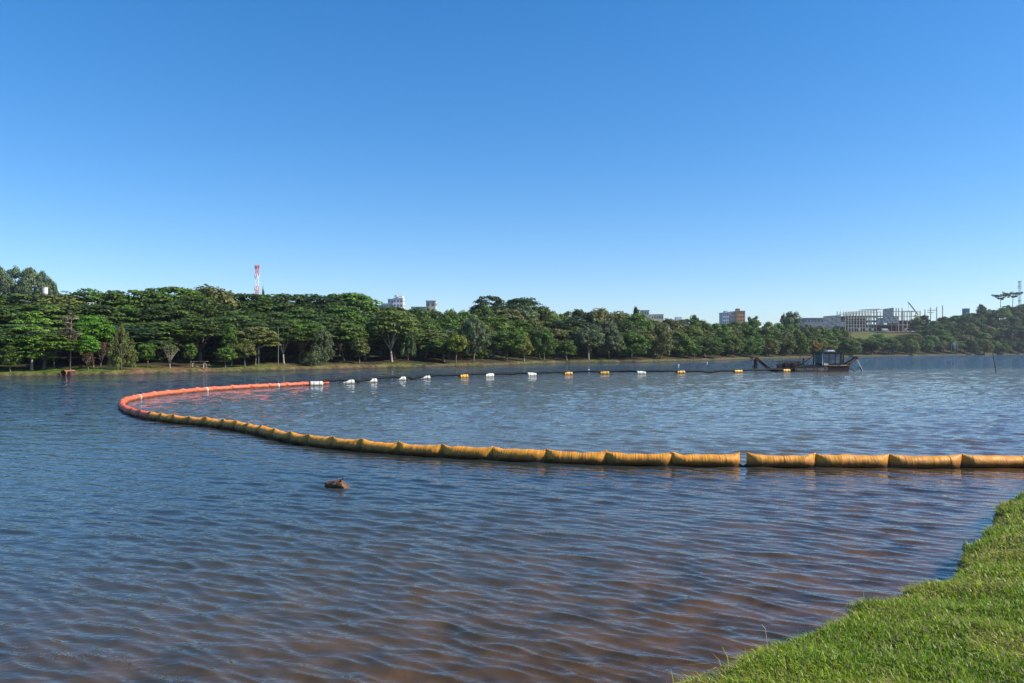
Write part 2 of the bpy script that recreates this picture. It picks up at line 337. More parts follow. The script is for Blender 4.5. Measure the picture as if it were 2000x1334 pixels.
def build_water():
    k = .0036
    d1 = 2.2*(1+k)**np.arange(int(math.log(125/2.2)/math.log(1+k))); d2 = 125*1.03**np.arange(1, 70)
    ds = np.concatenate([[-2,0,1,1.6], d1, d2]); ts = np.concatenate([np.linspace(-3,-.87,24), np.arange(-.85,.85,k), np.linspace(.86,3,24)])
    D, T = np.meshgrid(ds, ts, indexing='ij')
    X = T*np.maximum(D, 2.2); Y = D.copy()
    sp = k*np.maximum(np.abs(Y), 2)
    poly = [(p.x, p.y) for p in (PY[::-1]*1)]
    poly = [(p.x, p.y) for p in PR[::-1]]+[(p.x, p.y) for p in PY]+[(p.x, p.y) for p in PO]+[(wl(x_, y_).x, wl(x_, y_).y) for x_, y_ in ((900,738),(1100,731),(1500,726))]+[(75, 110),(110,75)]
    ins = inside(X, Y, poly)
    soft = ins.astype(float); wf = np.clip((Y-58)/12, 0, 1)
    for _ in range(60):
        s2 = soft.copy(); s2[1:-1] = (soft[:-2]+soft[1:-1]+soft[2:])/3; soft = s2
    ins = ins*(1-wf)+soft*wf
    lf = .5+.5*np.sin(X*.07+Y*.05+1)*np.sin(Y*.09-X*.04)
    patch = .5+.25*np.sin(X*.55+Y*.31)+.25*np.sin(Y*.43-X*.37+1.3)+.18*np.sin(X*1.1-Y*.9)
    amp = (.85+.55*ins)*(.75+.45*np.clip(patch, 0, 1))
    left = np.clip((-X/np.maximum(Y,1)-.25)/.3, 0, 1); amp *= 1-.3*left
    Z = np.zeros_like(X); DX = np.zeros_like(X); DY = np.zeros_like(X); r2 = np.random.default_rng(3); n = 64
    lam = np.exp(np.linspace(math.log(.095), math.log(2.2), n))
    wts = np.interp(np.log(lam), np.log([.095,.15,.25,.5,1,2.2]), [1.3,2.0,1.25,.62,.3,.12]); wts /= np.sqrt((wts**2).sum())
    for i in range(n):
        th = R(61)+r2.normal(0, R(15 if lam[i] < .45 else 26)); kx, ky = math.cos(th)*2*math.pi/lam[i], math.sin(th)*2*math.pi/lam[i]
        ms = np.clip((lam[i]/sp-2.6)/2.5, 0, 1); a = .24*math.sqrt(2)*wts[i]*lam[i]/(2*math.pi)
        ph = kx*X+ky*Y+r2.uniform(0, 6.28)+.9*np.sin(X*.7*r2.uniform(.5,1.5)+i)+.9*np.sin(Y*.6*r2.uniform(.5,1.5)+2*i)
        s = np.sin(ph); cq = np.cos(ph)*a*ms*1.15; Z += a*ms*s; DX += math.cos(th)*cq; DY += math.sin(th)*cq
    Z *= amp; DX *= amp; DY *= amp
    Z *= np.clip((bank_sd(X, Y)*-1)/.8, .35, 1)
    fz = np.clip((150-Y)/40, 0, 1); Z *= fz; DX *= fz; DY *= fz
    turb = ins*(.62+.35*np.clip((X+6)/18, 0, 1)+.25*np.clip(1-np.hypot((X-38)/25, (Y-88)/18), 0, 1))+(1-ins)*.4*np.clip((15-Y)/8, 0, 1)*np.clip((X+9)/7, .45, 1)
    sd = -bank_sd(X, Y); shallow = np.clip(1-(sd-.2)/7.5, 0, 1)**1.25
    farr = np.clip((Y-18)/40, 0, 1)
    cols = np.stack([turb, shallow, farr], -1).reshape(-1,3)
    nr, nc = X.shape; idx = np.arange(nr*nc).reshape(nr, nc)
    f = np.stack([idx[:-1,:-1], idx[:-1,1:], idx[1:,1:], idx[1:,:-1]], -1).reshape(-1,4)
    m = mesh_np('lake_water', np.stack([X+np.where(Z==0,0,DX),Y+np.where(Z==0,0,DY),Z],-1).reshape(-1,3), f, smooth=True, cols=cols)
    struct(link('lake_water', m, water_mat()))
build_water()

# ------------------------------------------------------------------ floating booms
def boom_segment(a, b, seed, r=.143, endopen=(0,0)):
    rs = np.random.default_rng(seed); a = Vector(a); b = Vector(b); L_ = (b-a).length; ns, nc = 96, 28
    t = (b-a).normalized(); nrm = Vector((-t.y, t.x, 0)); tt = np.linspace(0, 1, ns); vs = []
    skewa, skewb = rs.uniform(-.02,.03,2); sag = rs.uniform(-.012,.012); ph = rs.uniform(0,6,6); lean = rs.uniform(-.3,.3)
    jit = np.cumsum(rs.normal(0, 1, ns)); jit -= np.linspace(jit[0], jit[-1], ns)
    pl = np.sin(tt*L_*105+2*np.sin(tt*9+ph[0]))*.6+np.sin(tt*L_*141+ph[1])*.5+.25*rs.normal(0,1,ns)
    for i, q in enumerate(tt):
        e = min(q, 1-q)*L_; w_ = .03+.97*math.sin(min(e/.30, 1)*math.pi/2)**.8; h_ = 1.13-.13*min(e/.25, 1)
        c = a.lerp(b, q)
        for j in range(nc):
            an = 2*math.pi*j/nc; cy, cz = math.cos(an), math.sin(an)
            top = max(0, cz)**3; fold = .007*pl[i]*(top+.15)*(1-.3*top)
            endf = math.exp(-e/.14); diag = .02*endf*math.sin(an*4+ph[2])+.009*math.sin(q*(14+8*ph[1]/6)+an*2+ph[4])*math.sin(q*7+ph[5])+.004*math.sin(q*18+an*3+ph[3])
            rr = r+fold+diag+.012*jit[i]/8
            y = cy*rr*w_+lean*.05*math.sin(q*math.pi); z = cz*rr*h_+.106+sag*math.sin(q*math.pi)+(.022*endf if cz > .6 else 0)
            vs.append(c+nrm*y+Vector((0,0,z)))
    fs = [(i*nc+j, i*nc+(j+1) % nc, (i+1)*nc+(j+1) % nc, (i+1)*nc+j) for i in range(ns-1) for j in range(nc)]
    fs += [tuple(range(nc))[::-1], tuple((ns-1)*nc+j for j in range(nc))]
    m = bpy.data.meshes.new('float_section'); m.from_pydata(vs, [], fs); m.update(); m.polygons.foreach_set('use_smooth', np.ones(len(m.polygons), bool))
    return m
def boom(name, pts, m, label, cat, seed, gap=.0):
    o = thing(name, label, cat, (0,0,0), group='floating silt booms')
    for i, (a, b) in enumerate(zip(pts[:-1], pts[1:])):
        d = (b-a).normalized()*-.004
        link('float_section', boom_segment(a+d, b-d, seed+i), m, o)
    sk = MB()                                        # skirt hanging below the floats
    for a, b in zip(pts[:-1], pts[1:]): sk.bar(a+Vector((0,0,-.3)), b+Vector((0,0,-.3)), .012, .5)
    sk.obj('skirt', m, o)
    return o
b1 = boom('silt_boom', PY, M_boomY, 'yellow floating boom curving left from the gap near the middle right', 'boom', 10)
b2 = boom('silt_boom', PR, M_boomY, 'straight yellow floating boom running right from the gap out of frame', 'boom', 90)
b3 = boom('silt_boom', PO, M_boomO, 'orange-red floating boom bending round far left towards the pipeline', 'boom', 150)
g = MB(); pa, pb = PY[0], PR[0]
g.tube([pa+Vector((0,0,.05)), (pa+pb)/2+Vector((0,-.02,.012)), pb+Vector((0,0,.05))], .012, 6)
g.tube([pa+Vector((0,0,.02)), (pa+pb)/2+Vector((0,-.02,-.01)), pb+Vector((0,0,.02))], .02, 6)
tag(g.obj('tie_rope', M_black), 'short dark rope tying the two yellow booms across the gap', 'rope')
for i in (8, 13, 17, 22):                      # white reflective bands on the orange boom
    if i < len(PO)-1:
        a = PO[i].lerp(PO[i+1], .5); t = (PO[i+1]-PO[i]).normalized()
        q = MB(); q.tube([a-t*.04+Vector((0,0,.106)), a+t*.04+Vector((0,0,.106))], .158, 20)
        q.obj('white_band', M_wpaint, b3)

# ------------------------------------------------------------------ floating dredge pipeline
FL = [(618,753,'w'),(680,749.5,'w'),(725,747,'w'),(782,742.8,'w'),(830,740.5,'w'),(905,738,'y'),(955,735.8,'w'),(1038,734,'w'),(1109,732.2,'y'),(1180,731.2,'y'),(1252,730.6,'w'),(1329,729.6,'y'),(1441,728,'y'),(1535,726.2,'y')]
pl_ = thing('floating_pipeline', 'long black floating dredge pipe carried on white and yellow drum floats', 'pipeline')
fp = [wl(x, y) for x, y, c in FL]
pts = []
for i, p in enumerate(fp):
    z = .24
    if i: 
        q = fp[i-1]; mid_ = (p+q)/2; side = Vector((.0, .25*math.sin(i*2.1), 0)); dip = (.12, .3, .16, .34, .1, .3, .3, .22, .3, .34, .32, .3, .12, .26)[i]
        pts += [q.lerp(p, .3)+side+Vector((0,0,.5*(dip+.36))), mid_+side*1.4+Vector((0,0,dip)), q.lerp(p, .72)+side+Vector((0,0,.5*(dip+.36)))]
    pts.append(p+Vector((0,0,.24)))
pts.append(wl(1560,725.5)+Vector((0,.5,.45)))
def smooth_path(p, n=5):
    o = []
    for i in range(len(p)-1):
        p0, p1, p2, p3 = p[max(i-1,0)], p[i], p[i+1], p[min(i+2,len(p)-1)]
        for k in range(n):
            t = k/n; o.append(.5*((2*p1)+(p2-p0)*t+(2*p0-5*p1+4*p2-p3)*t*t+(3*p1-p0-3*p2+p3)*t**3))
    return o+[p[-1]]
sp_ = smooth_path(pts)
MB().tube([wl(598,752.5)+Vector((0,0,.1))]+sp_, .115, 10).obj('pipe', M_pipe, pl_, smooth=True)
for i, ((x, y, c), p) in enumerate(zip(FL, fp)):
    q = fp[min(i+1, len(fp)-1)]; r_ = fp[max(i-1, 0)]; t = (q-r_); t.z = 0; t.normalize()
    if i < 5: t = (t+Vector((.8,-.25,0))).normalized()
    L_ = .44 if i < 5 else (.5 if i < 12 else .56); rad = .175 if i < 5 else .205
    prof = [(-1.01,.0),(-1,.78),(-.93,.96),(-.8,1),(-.62,1),(-.6,.95),(-.56,.95),(-.54,1),(-.05,1),(-.03,.95),(.01,.95),(.03,1),(.54,1),(.56,.95),(.6,.95),(.62,1),(.8,1),(.93,.96),(1,.78),(1.01,0)]
    m = MB().tube([p+t*L_*a+Vector((0,0,.13)) for a, b in prof], [max(rad*b, .001) for a, b in prof], 16, caps=False)
    o = m.obj('drum_float', M_white if c == 'w' else M_yellow, pl_, label=('white drum float' if c == 'w' else 'yellow drum float'))
    for s_ in (-.45, .45):
        st = MB(); st.tube([p+t*L_*s_+Vector((0,0,.13))-t*.03, p+t*L_*s_+Vector((0,0,.13))+t*.03], rad+.008, 14)
        st.obj('strap', M_black if c == 'y' else M_grey, o)
for x, y, c in ((1150,724.5,'w'),(1325,714,'w'),(1381,709,'w')):
    p = wl(x, y); s_ = .09+.04*(c == 'w')
    bu = MB(); bu.tube([p+Vector((0,0,-.1)), p+Vector((0,0,0)), p+Vector((0,0,.08)), p+Vector((0,0,.17)), p+Vector((0,0,.2))], [.06,.11,.13,.08,.02], 10)
    o = bu.obj('marker_buoy', M_wpaint, smooth=True)
    tag(o, {1150:'small white buoy just behind the pipe between two yellow floats', 1325:'small pale buoy floating beyond the pipe above a yellow float', 1381:'tiny white buoy farthest out, close to the far wooded shore'}[x], 'buoy', 'small buoys beyond the pipeline')

# ------------------------------------------------------------------ dredger
DD = 91.0
def dq(zx, zy, dy=0.0):                             # pixel of the 6.667x enlargement to the dredger's plane
    p = at(1400+zx/6.6667, 640+zy/6.6667, DD); p.y += dy; return p
org = Vector((dq(1200,0).x, DD, 0))
dr = thing('dredger', 'rusty suction dredger with glazed cabin moored at the right end of the pipeline', 'dredger', org)
class DB(MB):
    def obj(s, name, m, parent=dr, label=None, smooth=False):
        s.v = [tuple(Vector(v)-org) for v in s.v] if parent is not None else s.v
        return super().obj(name, m, parent, label, smooth)
W2 = 1.5                                           # half beam
def xz(zx, zy): p = dq(zx, zy); return p.x, p.z
def prism(mb, poly, y0, y1):
    n = len(poly); vs = [Vector((x, DD+y0, z)) for x, z in poly]+[Vector((x, DD+y1, z)) for x, z in poly]
    mb.add(vs, [tuple(range(n)), tuple(range(n, 2*n))[::-1]]+[(i, i+n, (i+1) % n+n, (i+1) % n) for i in range(n)]); return mb
hz = lambda zx, zy: xz(zx, zy)
prism(DB(), [(xz(960,0)[0], -.4), (xz(1380,0)[0], -.4), hz(1380,512), hz(960,518)], -W2, W2).obj('pontoon', M_tan)
for zx in (980, 1100, 1190, 1240, 1340): DB().bar(Vector((xz(zx,0)[0], DD-W2-.02, -.1)), Vector((xz(zx,0)[0], DD-W2-.02, xz(zx,514)[1])), .035, .035).obj('hull_rib', M_rust)
prism(DB(), [(xz(960,0)[0], -.35), (xz(1385,0)[0], -.35), (xz(1385,0)[0], .14), (xz(960,0)[0], .14)], -W2-.03, -W2-.005).obj('waterline_strip', M_red)
prism(DB(), [(xz(730,0)[0]+.3, -.3), (xz(965,0)[0], -.3), hz(965,522), hz(900,520), hz(735,526)], -W2*.9, W2*.9).obj('stern_pontoon', M_rust)
prism(DB(), [hz(955,517), hz(1080,490), hz(1190,480), hz(1260,488), hz(1330,508), hz(1330,514), hz(955,522)], -W2-.1, W2).obj('tarp_cover', M_black)
prism(DB(), [(xz(1378,0)[0], -.4), (xz(1625,0)[0], -.4), hz(1660,500), hz(1640,488), hz(1380,490)], -W2-.04, W2).obj('bow_hull', M_darksteel)
prism(DB(), [hz(1380,486), hz(1650,486), hz(1650,492), hz(1380,492)], -W2-.1, W2+.1).obj('deck_edge', M_tan)
prism(DB(), [(xz(1390,0)[0], -.3), (xz(1632,0)[0], -.3), (xz(1636,0)[0], .1), (xz(1390,0)[0], .1)], -W2-.07, -W2-.045).obj('red_boot_stripe', M_red)
# machinery on the stern
ey = -.6
for k, (zx, zy, r_, h_) in enumerate(((790,500,.24,.5),(830,490,.2,.42),(880,480,.3,.6),(935,490,.22,.5),(985,480,.3,.55),(1040,475,.3,.5))):
    e = DB(); c = dq(zx, zy); c.y = DD+ey+.25*(k % 2)
    e.box((c.x, c.y, c.z-.05), (r_*1.5, .8, h_)); e.tube([c+Vector((0,-.42,.05)), c+Vector((0,.42,.05))], r_*.8, 12); e.tube([c+Vector((r_*.4,0,h_*.3)), c+Vector((r_*.4,0,h_*.3+.28))], .05, 8)
    e.obj('engine_block', (M_darksteel, M_rust, M_black)[k % 3])
for yy in (-W2*.85, W2*.85):
    hb = DB(); hb.tube([dq(762,438,yy), dq(1060,432,yy)], .025, 6); hb.tube([dq(762,470,yy), dq(1060,466,yy)], .02, 6)
    for zx in (765, 840, 940, 1020, 1060): hb.tube([dq(zx,520,yy), dq(zx,436,yy)], .025, 6)
    hb.obj('guard_rail', M_rust)
DB().bar(dq(1100,490,-.7), dq(1100,395,-.7), .14).obj('post', M_darksteel)
DB().bar(dq(1248,345,-.5), dq(1235,480,-.5), .13).obj('post', M_darksteel)
DB().bar(dq(1072,478,-.6), dq(1255,348,-.6), .09).obj('strut', M_darksteel)
DB().tube([dq(1160,430,-.6), dq(1160,482,-.6)], .02, 6).obj('strut', M_darksteel)
DB().box(dq(1245,350,-.5), (.35,.2,.15)).obj('pulley', M_darksteel)
# cabin
x0, zb = xz(1318,492); x1, zt = xz(1548,330)
cy0, cy1 = DD-1.35, DD+.7
fr = DB()
xs_ = [x0, x0+.95, xz(1490,0)[0], x1]
for yy in (cy0, cy1):
    for x_ in (x0, xz(1480,0)[0], x1): fr.box((x_, yy, (zb+zt)/2), (.07,.07, zt-zb))
    fr.box(((x0+x1)/2, yy, zb+.12), (x1-x0, .07, .3)); fr.box(((x0+x1)/2, yy, zt-.04), (x1-x0, .07, .1))
for x_ in (x0, x1): fr.box((x_, (cy0+cy1)/2, zb+.12), (.07, cy1-cy0, .3)); fr.box((x_, (cy0+cy1)/2, zt-.04), (.07, cy1-cy0, .1))
fr.obj('cabin_frame', M_black)
cx = (x0+xz(1480,0)[0])/2
for a, b in ((x0+.05, cx-.03), (cx+.03, xz(1480,0)[0]-.05), (xz(1480,0)[0]+.05, x1-.05)):
    DB().box(((a+b)/2, cy0, (zb+.27+zt-.1)/2), (b-a, .02, zt-zb-.37)).obj('window', M_glass)
for x_ in (x0, x1): DB().box((x_, (cy0+cy1)/2, (zb+zt)/2+.1), (.02, cy1-cy0-.1, zt-zb-.35)).obj('window', M_glass)
DB().box(((x0+x1)/2, cy1, (zb+zt)/2+.1), (x1-x0-.1, .02, zt-zb-.35)).obj('window', M_glass)
DB().box((x0-.03, cy0-.03, (zb+zt)/2), (.06,.06, zt-zb)).obj('corner_trim', M_wpaint)
prism(DB(), [hz(1300,332), hz(1560,332), hz(1552,318), hz(1310,318)], -1.55, .9).obj('cabin_roof', M_black)
rd = DB(); c = dq(1455, 306, -.4); rd.box(c, (.92,.8,.1)); rd.tube([c+Vector((-.4,0,.05)), c+Vector((.4,0,.05))], .1, 10); rd.box(c+Vector((0,0,.1)), (.7,.6,.1))
rd.obj('roof_unit', M_wpaint)
# gantry, ladder and cutter
for yy in (-.9, .9):
    DB().bar(dq(1582,480,yy), dq(1582,325,yy), .12).obj('gantry_post', M_rust)
    DB().bar(dq(1608,480,yy), dq(1606,325,yy), .12).obj('gantry_post', M_darksteel)
DB().bar(dq(1594,328,-.95), dq(1594,328,.95), .16).obj('gantry_beam', M_darksteel)
DB().bar(dq(1600,340,-.6), dq(1805,384,-.1), .07).obj('hoist_bar', M_darksteel)
DB().tube([dq(1600,330,.4), dq(1805,378,.1)], .02, 6).obj('hoist_cable', M_black)
ld = DB()
for yy in (-.55, .35):
    ld.bar(dq(1640,492,yy), dq(1812,392,yy*.4), .16); ld.bar(dq(1660,520,yy), dq(1800,405,yy*.4), .1)
for k in range(5):
    a = k/5; ld.bar(dq(1640+172*a,492-100*a,-.5*(1-.6*a)), dq(1660+140*a,520-115*a,.3*(1-.6*a)), .06)
ld.obj('ladder_boom', M_rust)
DB().box(dq(1800,393,-.05), (.42,.6,.38)).obj('ladder_head', M_darksteel)
br = DB()
br.bar(dq(1625,565,-.5), dq(1700,470,-.5), .22); br.bar(dq(1650,560,-.3), dq(1720,465,-.3), .14); br.bar(dq(1675,575,-.4), dq(1680,500,-.4), .16)
br.obj('bow_bracket', M_darksteel)
DB().bar(dq(1665,505,-.7), dq(1765,570,-.7), .07).obj('strut', M_rust)
DB().tube([dq(1813,408,-.1), dq(1888,562,-.2)], .055, 8).obj('drop_pipe', M_pale)
DB().tube([dq(1855,505,-.15), dq(1882,560,-.15)], .075, 8).obj('drop_pipe_sleeve', M_black)
DB().tube([dq(1856,515,-.1), dq(1800,556,-.2)], .03, 6).obj('strut', M_darksteel)
cl = DB(); 
for k in range(6): c = dq(1545+k*14, 465-(k % 3)*10, -.6+.2*(k % 2)); cl.box(c, (.16,.3,.3+.1*(k % 2)))
cl.obj('winch', M_rust)
tk = DB(); tk.tube([dq(1330,485,-1.3), dq(1385,485,-1.3)], .2, 12); tk.tube([dq(1385,500,-1.2), dq(1385,560,-1.2)], .05, 8); tk.obj('tank', M_tan)
# folding arm standing behind the stern
ar = DB(); ar.bar(dq(497,545,-.2), dq(497,415,-.2), .36,.3); ar.bar(dq(480,545,-.35), dq(520,400,-.35), .1); ar.box(dq(512,402,-.2), (.3,.4,.25)); ar.obj('spud_arm', M_rust)
DB().bar(dq(515,405,-.2), dq(650,520,-.2), .3,.25).obj('folding_arm', M_rust)
DB().tube([dq(560,425,-.4), dq(640,490,-.4)], .06, 8).obj('hydraulic_ram', M_darksteel)
DB().bar(dq(620,495,-.2), dq(690,545,-.2), .2,.3).obj('folding_arm', M_darksteel)
DB().tube([dq(475,480,-.3), dq(452,495,-.3), dq(458,520,-.3), dq(480,530,-.3)], .03, 6).obj('hose', M_black)
DB().tube([dq(480,548,-.2), dq(730,548,0), dq(830,535,0), dq(960,520,0)], .12, 10).obj('deck_pipe', M_pipe)
# leaning pole
pp = MB(); a = wl(1945.5,727); b = at(1939,690, a.y); pp.tube([a+(a-b)*.4, a, b], [.045,.045,.04], 8); tag(pp.obj('leaning_pole', M_darksteel), 'thin dark pole leaning out of the open water at right', 'pole')

# ------------------------------------------------------------------ capybara head
def capybara():
    p = wl(655, 951.5); L_ = .40
    secs = [(-.205,.045,.02,.03),(-.20,.05,.045,.055),(-.185,.055,.062,.072),(-.15,.058,.072,.082),(-.10,.062,.076,.088),(-.05,.068,.084,.094),(0,.072,.094,.10),(.05,.072,.102,.105),(.10,.062,.105,.105),(.15,.045,.11,.10),(.20,.0,.115,.08),(.25,-.06,.12,.06),(.4,-.14,.16,.08),(.6,-.17,.2,.1),(.8,-.2,.2,.1),(.95,-.24,.08,.05)]
    n = 24; vs = []
    for x, z, ry, rz in secs:
        for j in range(n):
            a = 2*math.pi*j/n; c, s = math.cos(a), math.sin(a)
            e = .8; yy = math.copysign(abs(c)**e, c)*ry; zz = math.copysign(abs(s)**e, s)*rz
            vs.append((x, yy, z+zz))
    k = len(secs); fs = [(i*n+j, (i+1)*n+j, (i+1)*n+(j+1) % n, i*n+(j+1) % n) for i in range(k-1) for j in range(n)]
    fs += [tuple(range(n)), tuple((k-1)*n+j for j in range(n))[::-1]]
    mb = MB(); mb.add(vs, fs)
    def ball(c, r):
        vv = []; m_ = 10
        for i in range(m_+1):
            for j in range(12):
                a, b = math.pi*i/m_, 2*math.pi*j/12
                vv.append((c[0]+r[0]*math.sin(a)*math.cos(b), c[1]+r[1]*math.sin(a)*math.sin(b), c[2]+r[2]*math.cos(a)))
        mb.add(vv, [(i*12+j, (i+1)*12+j, (i+1)*12+(j+1) % 12, i*12+(j+1) % 12) for i in range(m_) for j in range(12)])
    for s in (-1, 1):
        ball((.128, s*.072, .178), (.027,.012,.038)); ball((.118, s*.068, .15), (.02,.02,.02))     # ears
        ball((.0, s*.068, .148), (.035,.018,.017))                                       # brow
        ball((-.165, s*.035, .115), (.02,.02,.02))                                        # nostril bumps
    me = mb.mesh('body'); o = link('capybara', me)
    o.location = p; o.rotation_euler = (0, 0, R(-6)); o.scale = (.95,.95,.74)
    md = o.modifiers.new('r', 'REMESH'); md.mode = 'VOXEL'; md.voxel_size = .007; md.use_smooth_shade = True
    sm = o.modifiers.new('s', 'SMOOTH'); sm.iterations = 3; sm.factor = .5
    m = bpy.data.materials.new('capybara_fur'); m.use_nodes = True; t = m.node_tree; b = t.nodes['Principled BSDF']; N = t.nodes.new; Lk = t.links.new
    tc = N('ShaderNodeTexCoord'); mp = N('ShaderNodeMapping'); mp.inputs['Scale'].default_value = (25,90,60); Lk(tc.outputs['Object'], mp.inputs[0])
    n1 = N('ShaderNodeTexNoise'); n1.inputs['Scale'].default_value = 1; n1.inputs['Detail'].default_value = 5; Lk(mp.outputs[0], n1.inputs['Vector'])
    r = N('ShaderNodeValToRGB'); r.color_ramp.elements[0].position = .35; r.color_ramp.elements[1].position = .7; r.color_ramp.elements[0].color = (.016,.008,.004,1); r.color_ramp.elements[1].color = (.26,.11,.035,1)
    Lk(n1.outputs['Fac'], r.inputs[0])
    sx = N('ShaderNodeSeparateXYZ'); Lk(tc.outputs['Object'], sx.inputs[0]); mr = N('ShaderNodeMapRange'); mr.inputs[1].default_value = -.18; mr.inputs[2].default_value = -.205; Lk(sx.outputs['X'], mr.inputs[0])
    mx = N('ShaderNodeMix'); mx.data_type = 'RGBA'; Lk(mr.outputs[0], mx.inputs[0]); Lk(r.outputs[0], mx.inputs[6]); mx.inputs[7].default_value = (.02,.015,.012,1)
    ez = N('ShaderNodeMapRange'); ez.inputs[1].default_value = .172; ez.inputs[2].default_value = .186; Lk(sx.outputs['Z'], ez.inputs[0])
    m2 = N('ShaderNodeMix'); m2.data_type = 'RGBA'; Lk(ez.outputs[0], m2.inputs[0]); Lk(mx.outputs[2], m2.inputs[6]); m2.inputs[7].default_value = (.018,.012,.01,1)
    vd = N('ShaderNodeVectorMath'); vd.operation = 'DISTANCE'; ax = N('ShaderNodeVectorMath'); ax.operation = 'ABSOLUTE'; Lk(tc.outputs['Object'], ax.inputs[0]); Lk(ax.outputs[0], vd.inputs[0]); vd.inputs[1].default_value = (.015,.09,.105)
    ck = N('ShaderNodeMapRange'); ck.inputs[1].default_value = .04; ck.inputs[2].default_value = .02; Lk(vd.outputs['Value'], ck.inputs[0])
    m3 = N('ShaderNodeMix'); m3.data_type = 'RGBA'; Lk(ck.outputs[0], m3.inputs[0]); Lk(m2.outputs[2], m3.inputs[6]); m3.inputs[7].default_value = (.38,.27,.17,1)
    Lk(m3.outputs[2], b.inputs['Base Color']); b.inputs['Roughness'].default_value = .55
    bp = N('ShaderNodeBump'); bp.inputs['Distance'].default_value = .006; Lk(n1.outputs['Fac'], bp.inputs['Height']); Lk(bp.outputs[0], b.inputs['Normal'])
    me.materials.append(m)
    tag(o, 'brown capybara swimming left with only its wet head above water', 'capybara')
    M_eye = mat('eye_black', (.01,.008,.006), .15)
    for s in (-1, 1):
        e = MB(); vv = []
        for i in range(7):
            for j in range(10):
                a_, b_ = math.pi*i/6, 2*math.pi*j/10; vv.append((.002+0.022*math.sin(a_)*math.cos(b_), s*.084+.012*math.sin(a_)*math.sin(b_), .137+.011*math.cos(a_)))
        e.add(vv, [(i*10+j, (i+1)*10+j, (i+1)*10+(j+1) % 10, i*10+(j+1) % 10) for i in range(6) for j in range(10)])
        e.obj('eye', M_eye, o, smooth=True)
capybara()

# ------------------------------------------------------------------ far structures
def lattice_mast(name, px, ytop, ybase_d, w_, label, bands, platforms=True, mats=(M_mastred, M_mastwhite)):
    d = ybase_d; t = at(px, ytop, d); x = t.x; zb_ = gz(x, d); H_ = t.z-zb_
    o = thing(name, label, 'mast', (x, d, zb_))
    for k in range(bands):
        z0, z1 = H_*k/bands, H_*(k+1)/bands; m = MB(); wa = w_*(1-.2*z0/H_); wb = w_*(1-.2*z1/H_)
        n = max(2, int((z1-z0)/(w_*.9)))
        cs = [(-1,-1),(1,-1),(1,1),(-1,1)]
        for q in range(4):
            a, b = cs[q], cs[(q+1) % 4]
            m.bar((a[0]*wa/2, a[1]*wa/2, z0), (a[0]*wb/2, a[1]*wb/2, z1), .17)
            for j in range(n):
                za, zc = z0+(z1-z0)*j/n, z0+(z1-z0)*(j+1)/n; wj = wa+(wb-wa)*j/n; wk = wa+(wb-wa)*(j+1)/n
                s = (a, b) if j % 2 else (b, a)
                m.bar((s[0][0]*wj/2, s[0][1]*wj/2, za), (s[1][0]*wk/2, s[1][1]*wk/2, zc), .1)
        m.obj('lattice_section', mats[(bands-1-k) % 2], o)
    if platforms:
        for f_, r_ in ((.985, .9), (.86, 1.0), (.68, 1.1), (.52, .9)):
            m = MB()
            for q in range(6):
                a = q*math.pi/3; m.box((math.cos(a)*w_*r_*.8, math.sin(a)*w_*r_*.8, H_*f_), (.3,.3,1.7), rz=a)
                m.bar((0,0,H_*f_), (math.cos(a)*w_*r_*.8, math.sin(a)*w_*r_*.8, H_*f_), .12)
            m.obj('antenna_ring', mats[0] if f_ > .9 else mats[1], o)
    return o
lattice_mast('radio_mast', 502, 519, 400, 1.45, 'red and white lattice telecom mast rising above the left woods', 7)
lattice_mast('telecom_mast', 1991.5, 549, 700, 1.7, 'grey slender telecom mast at right edge behind the flat-topped pines', 5, mats=(M_grey, M_ltgrey))

def building(name, label, x0, x1, ytop, d, depth, floors, m, boxes=(), yaw=0, wincols=4, group=None, hbase=None):
    a, b = at(x0, ytop, d), at(x1, ytop, d); cx = (a.x+b.x)/2; g_ = gz(cx, d+depth/2)-.5; H_ = a.z-g_; W_ = b.x-a.x
    o = thing(name, label, 'building', (cx, d+depth/2, g_), yaw, group)
    MB().box((0,0,H_/2), (W_, depth, H_)).obj('wall', m, o)
    MB().box((0,0,H_+.15), (W_+.4, depth+.4, .3)).obj('roof_slab', M_ltgrey, o)
    fh = min(3.0, H_/max(1, floors)); wm = MB(); k = 0
    wmesh = MB().box((0,0,0), (W_/wincols*.5, .12, fh*.45)).mesh('window')
    wmesh.materials.append(M_win)
    smesh = MB().box((0,0,0), (.12, depth/3*.5, fh*.45)).mesh('window'); smesh.materials.append(M_win)
    for f_ in range(floors):
        z = H_-fh*(f_+.55)
        for c in range(wincols):
            q = link('window', wmesh, None, o); q.location = (W_*((c+.5)/wincols-.5), -depth/2-.02, z)
        for c in range(3):
            q = link('window', smesh, None, o); q.location = (W_/2+.02, depth*((c+.5)/3-.5), z)
    for (bx, by, bz, bw, bd, bh, bm, nm) in boxes:
        MB().box((bx*W_, by*depth, H_+.3+bz+bh/2), (bw*W_, bd*depth, bh)).obj(nm, bm, o)
    return o
building('apartment_tower', 'white stepped apartment tower above the trees, right of the mast', 768, 787, 583, 520, 9, 5, M_bwhite,
         boxes=[(.18,0,0,.5,.6,1.7,M_bwhite,'stair_tower'),(-.3,0,0,.25,.5,2.2,M_ltgrey,'lift_tower')], wincols=3)
building('apartment_block', 'low pale wing left of the white apartment tower', 744.5, 764, 593.5, 525, 9, 3, M_bwhite, wincols=4)
building('apartment_block', 'light grey block joined between the pale wing and the white tower', 757.5, 769, 584.5, 530, 8, 4, M_ltgrey, wincols=2)
building('house', 'low cream building with a dark gable edge, left of the small cream tank house', 803, 833, 600, 400, 8, 1, M_cream, wincols=5)
building('house', 'small square cream block poking above trees left of the dark domed trees', 832, 851, 588, 390, 6, 2, M_cream, wincols=2)
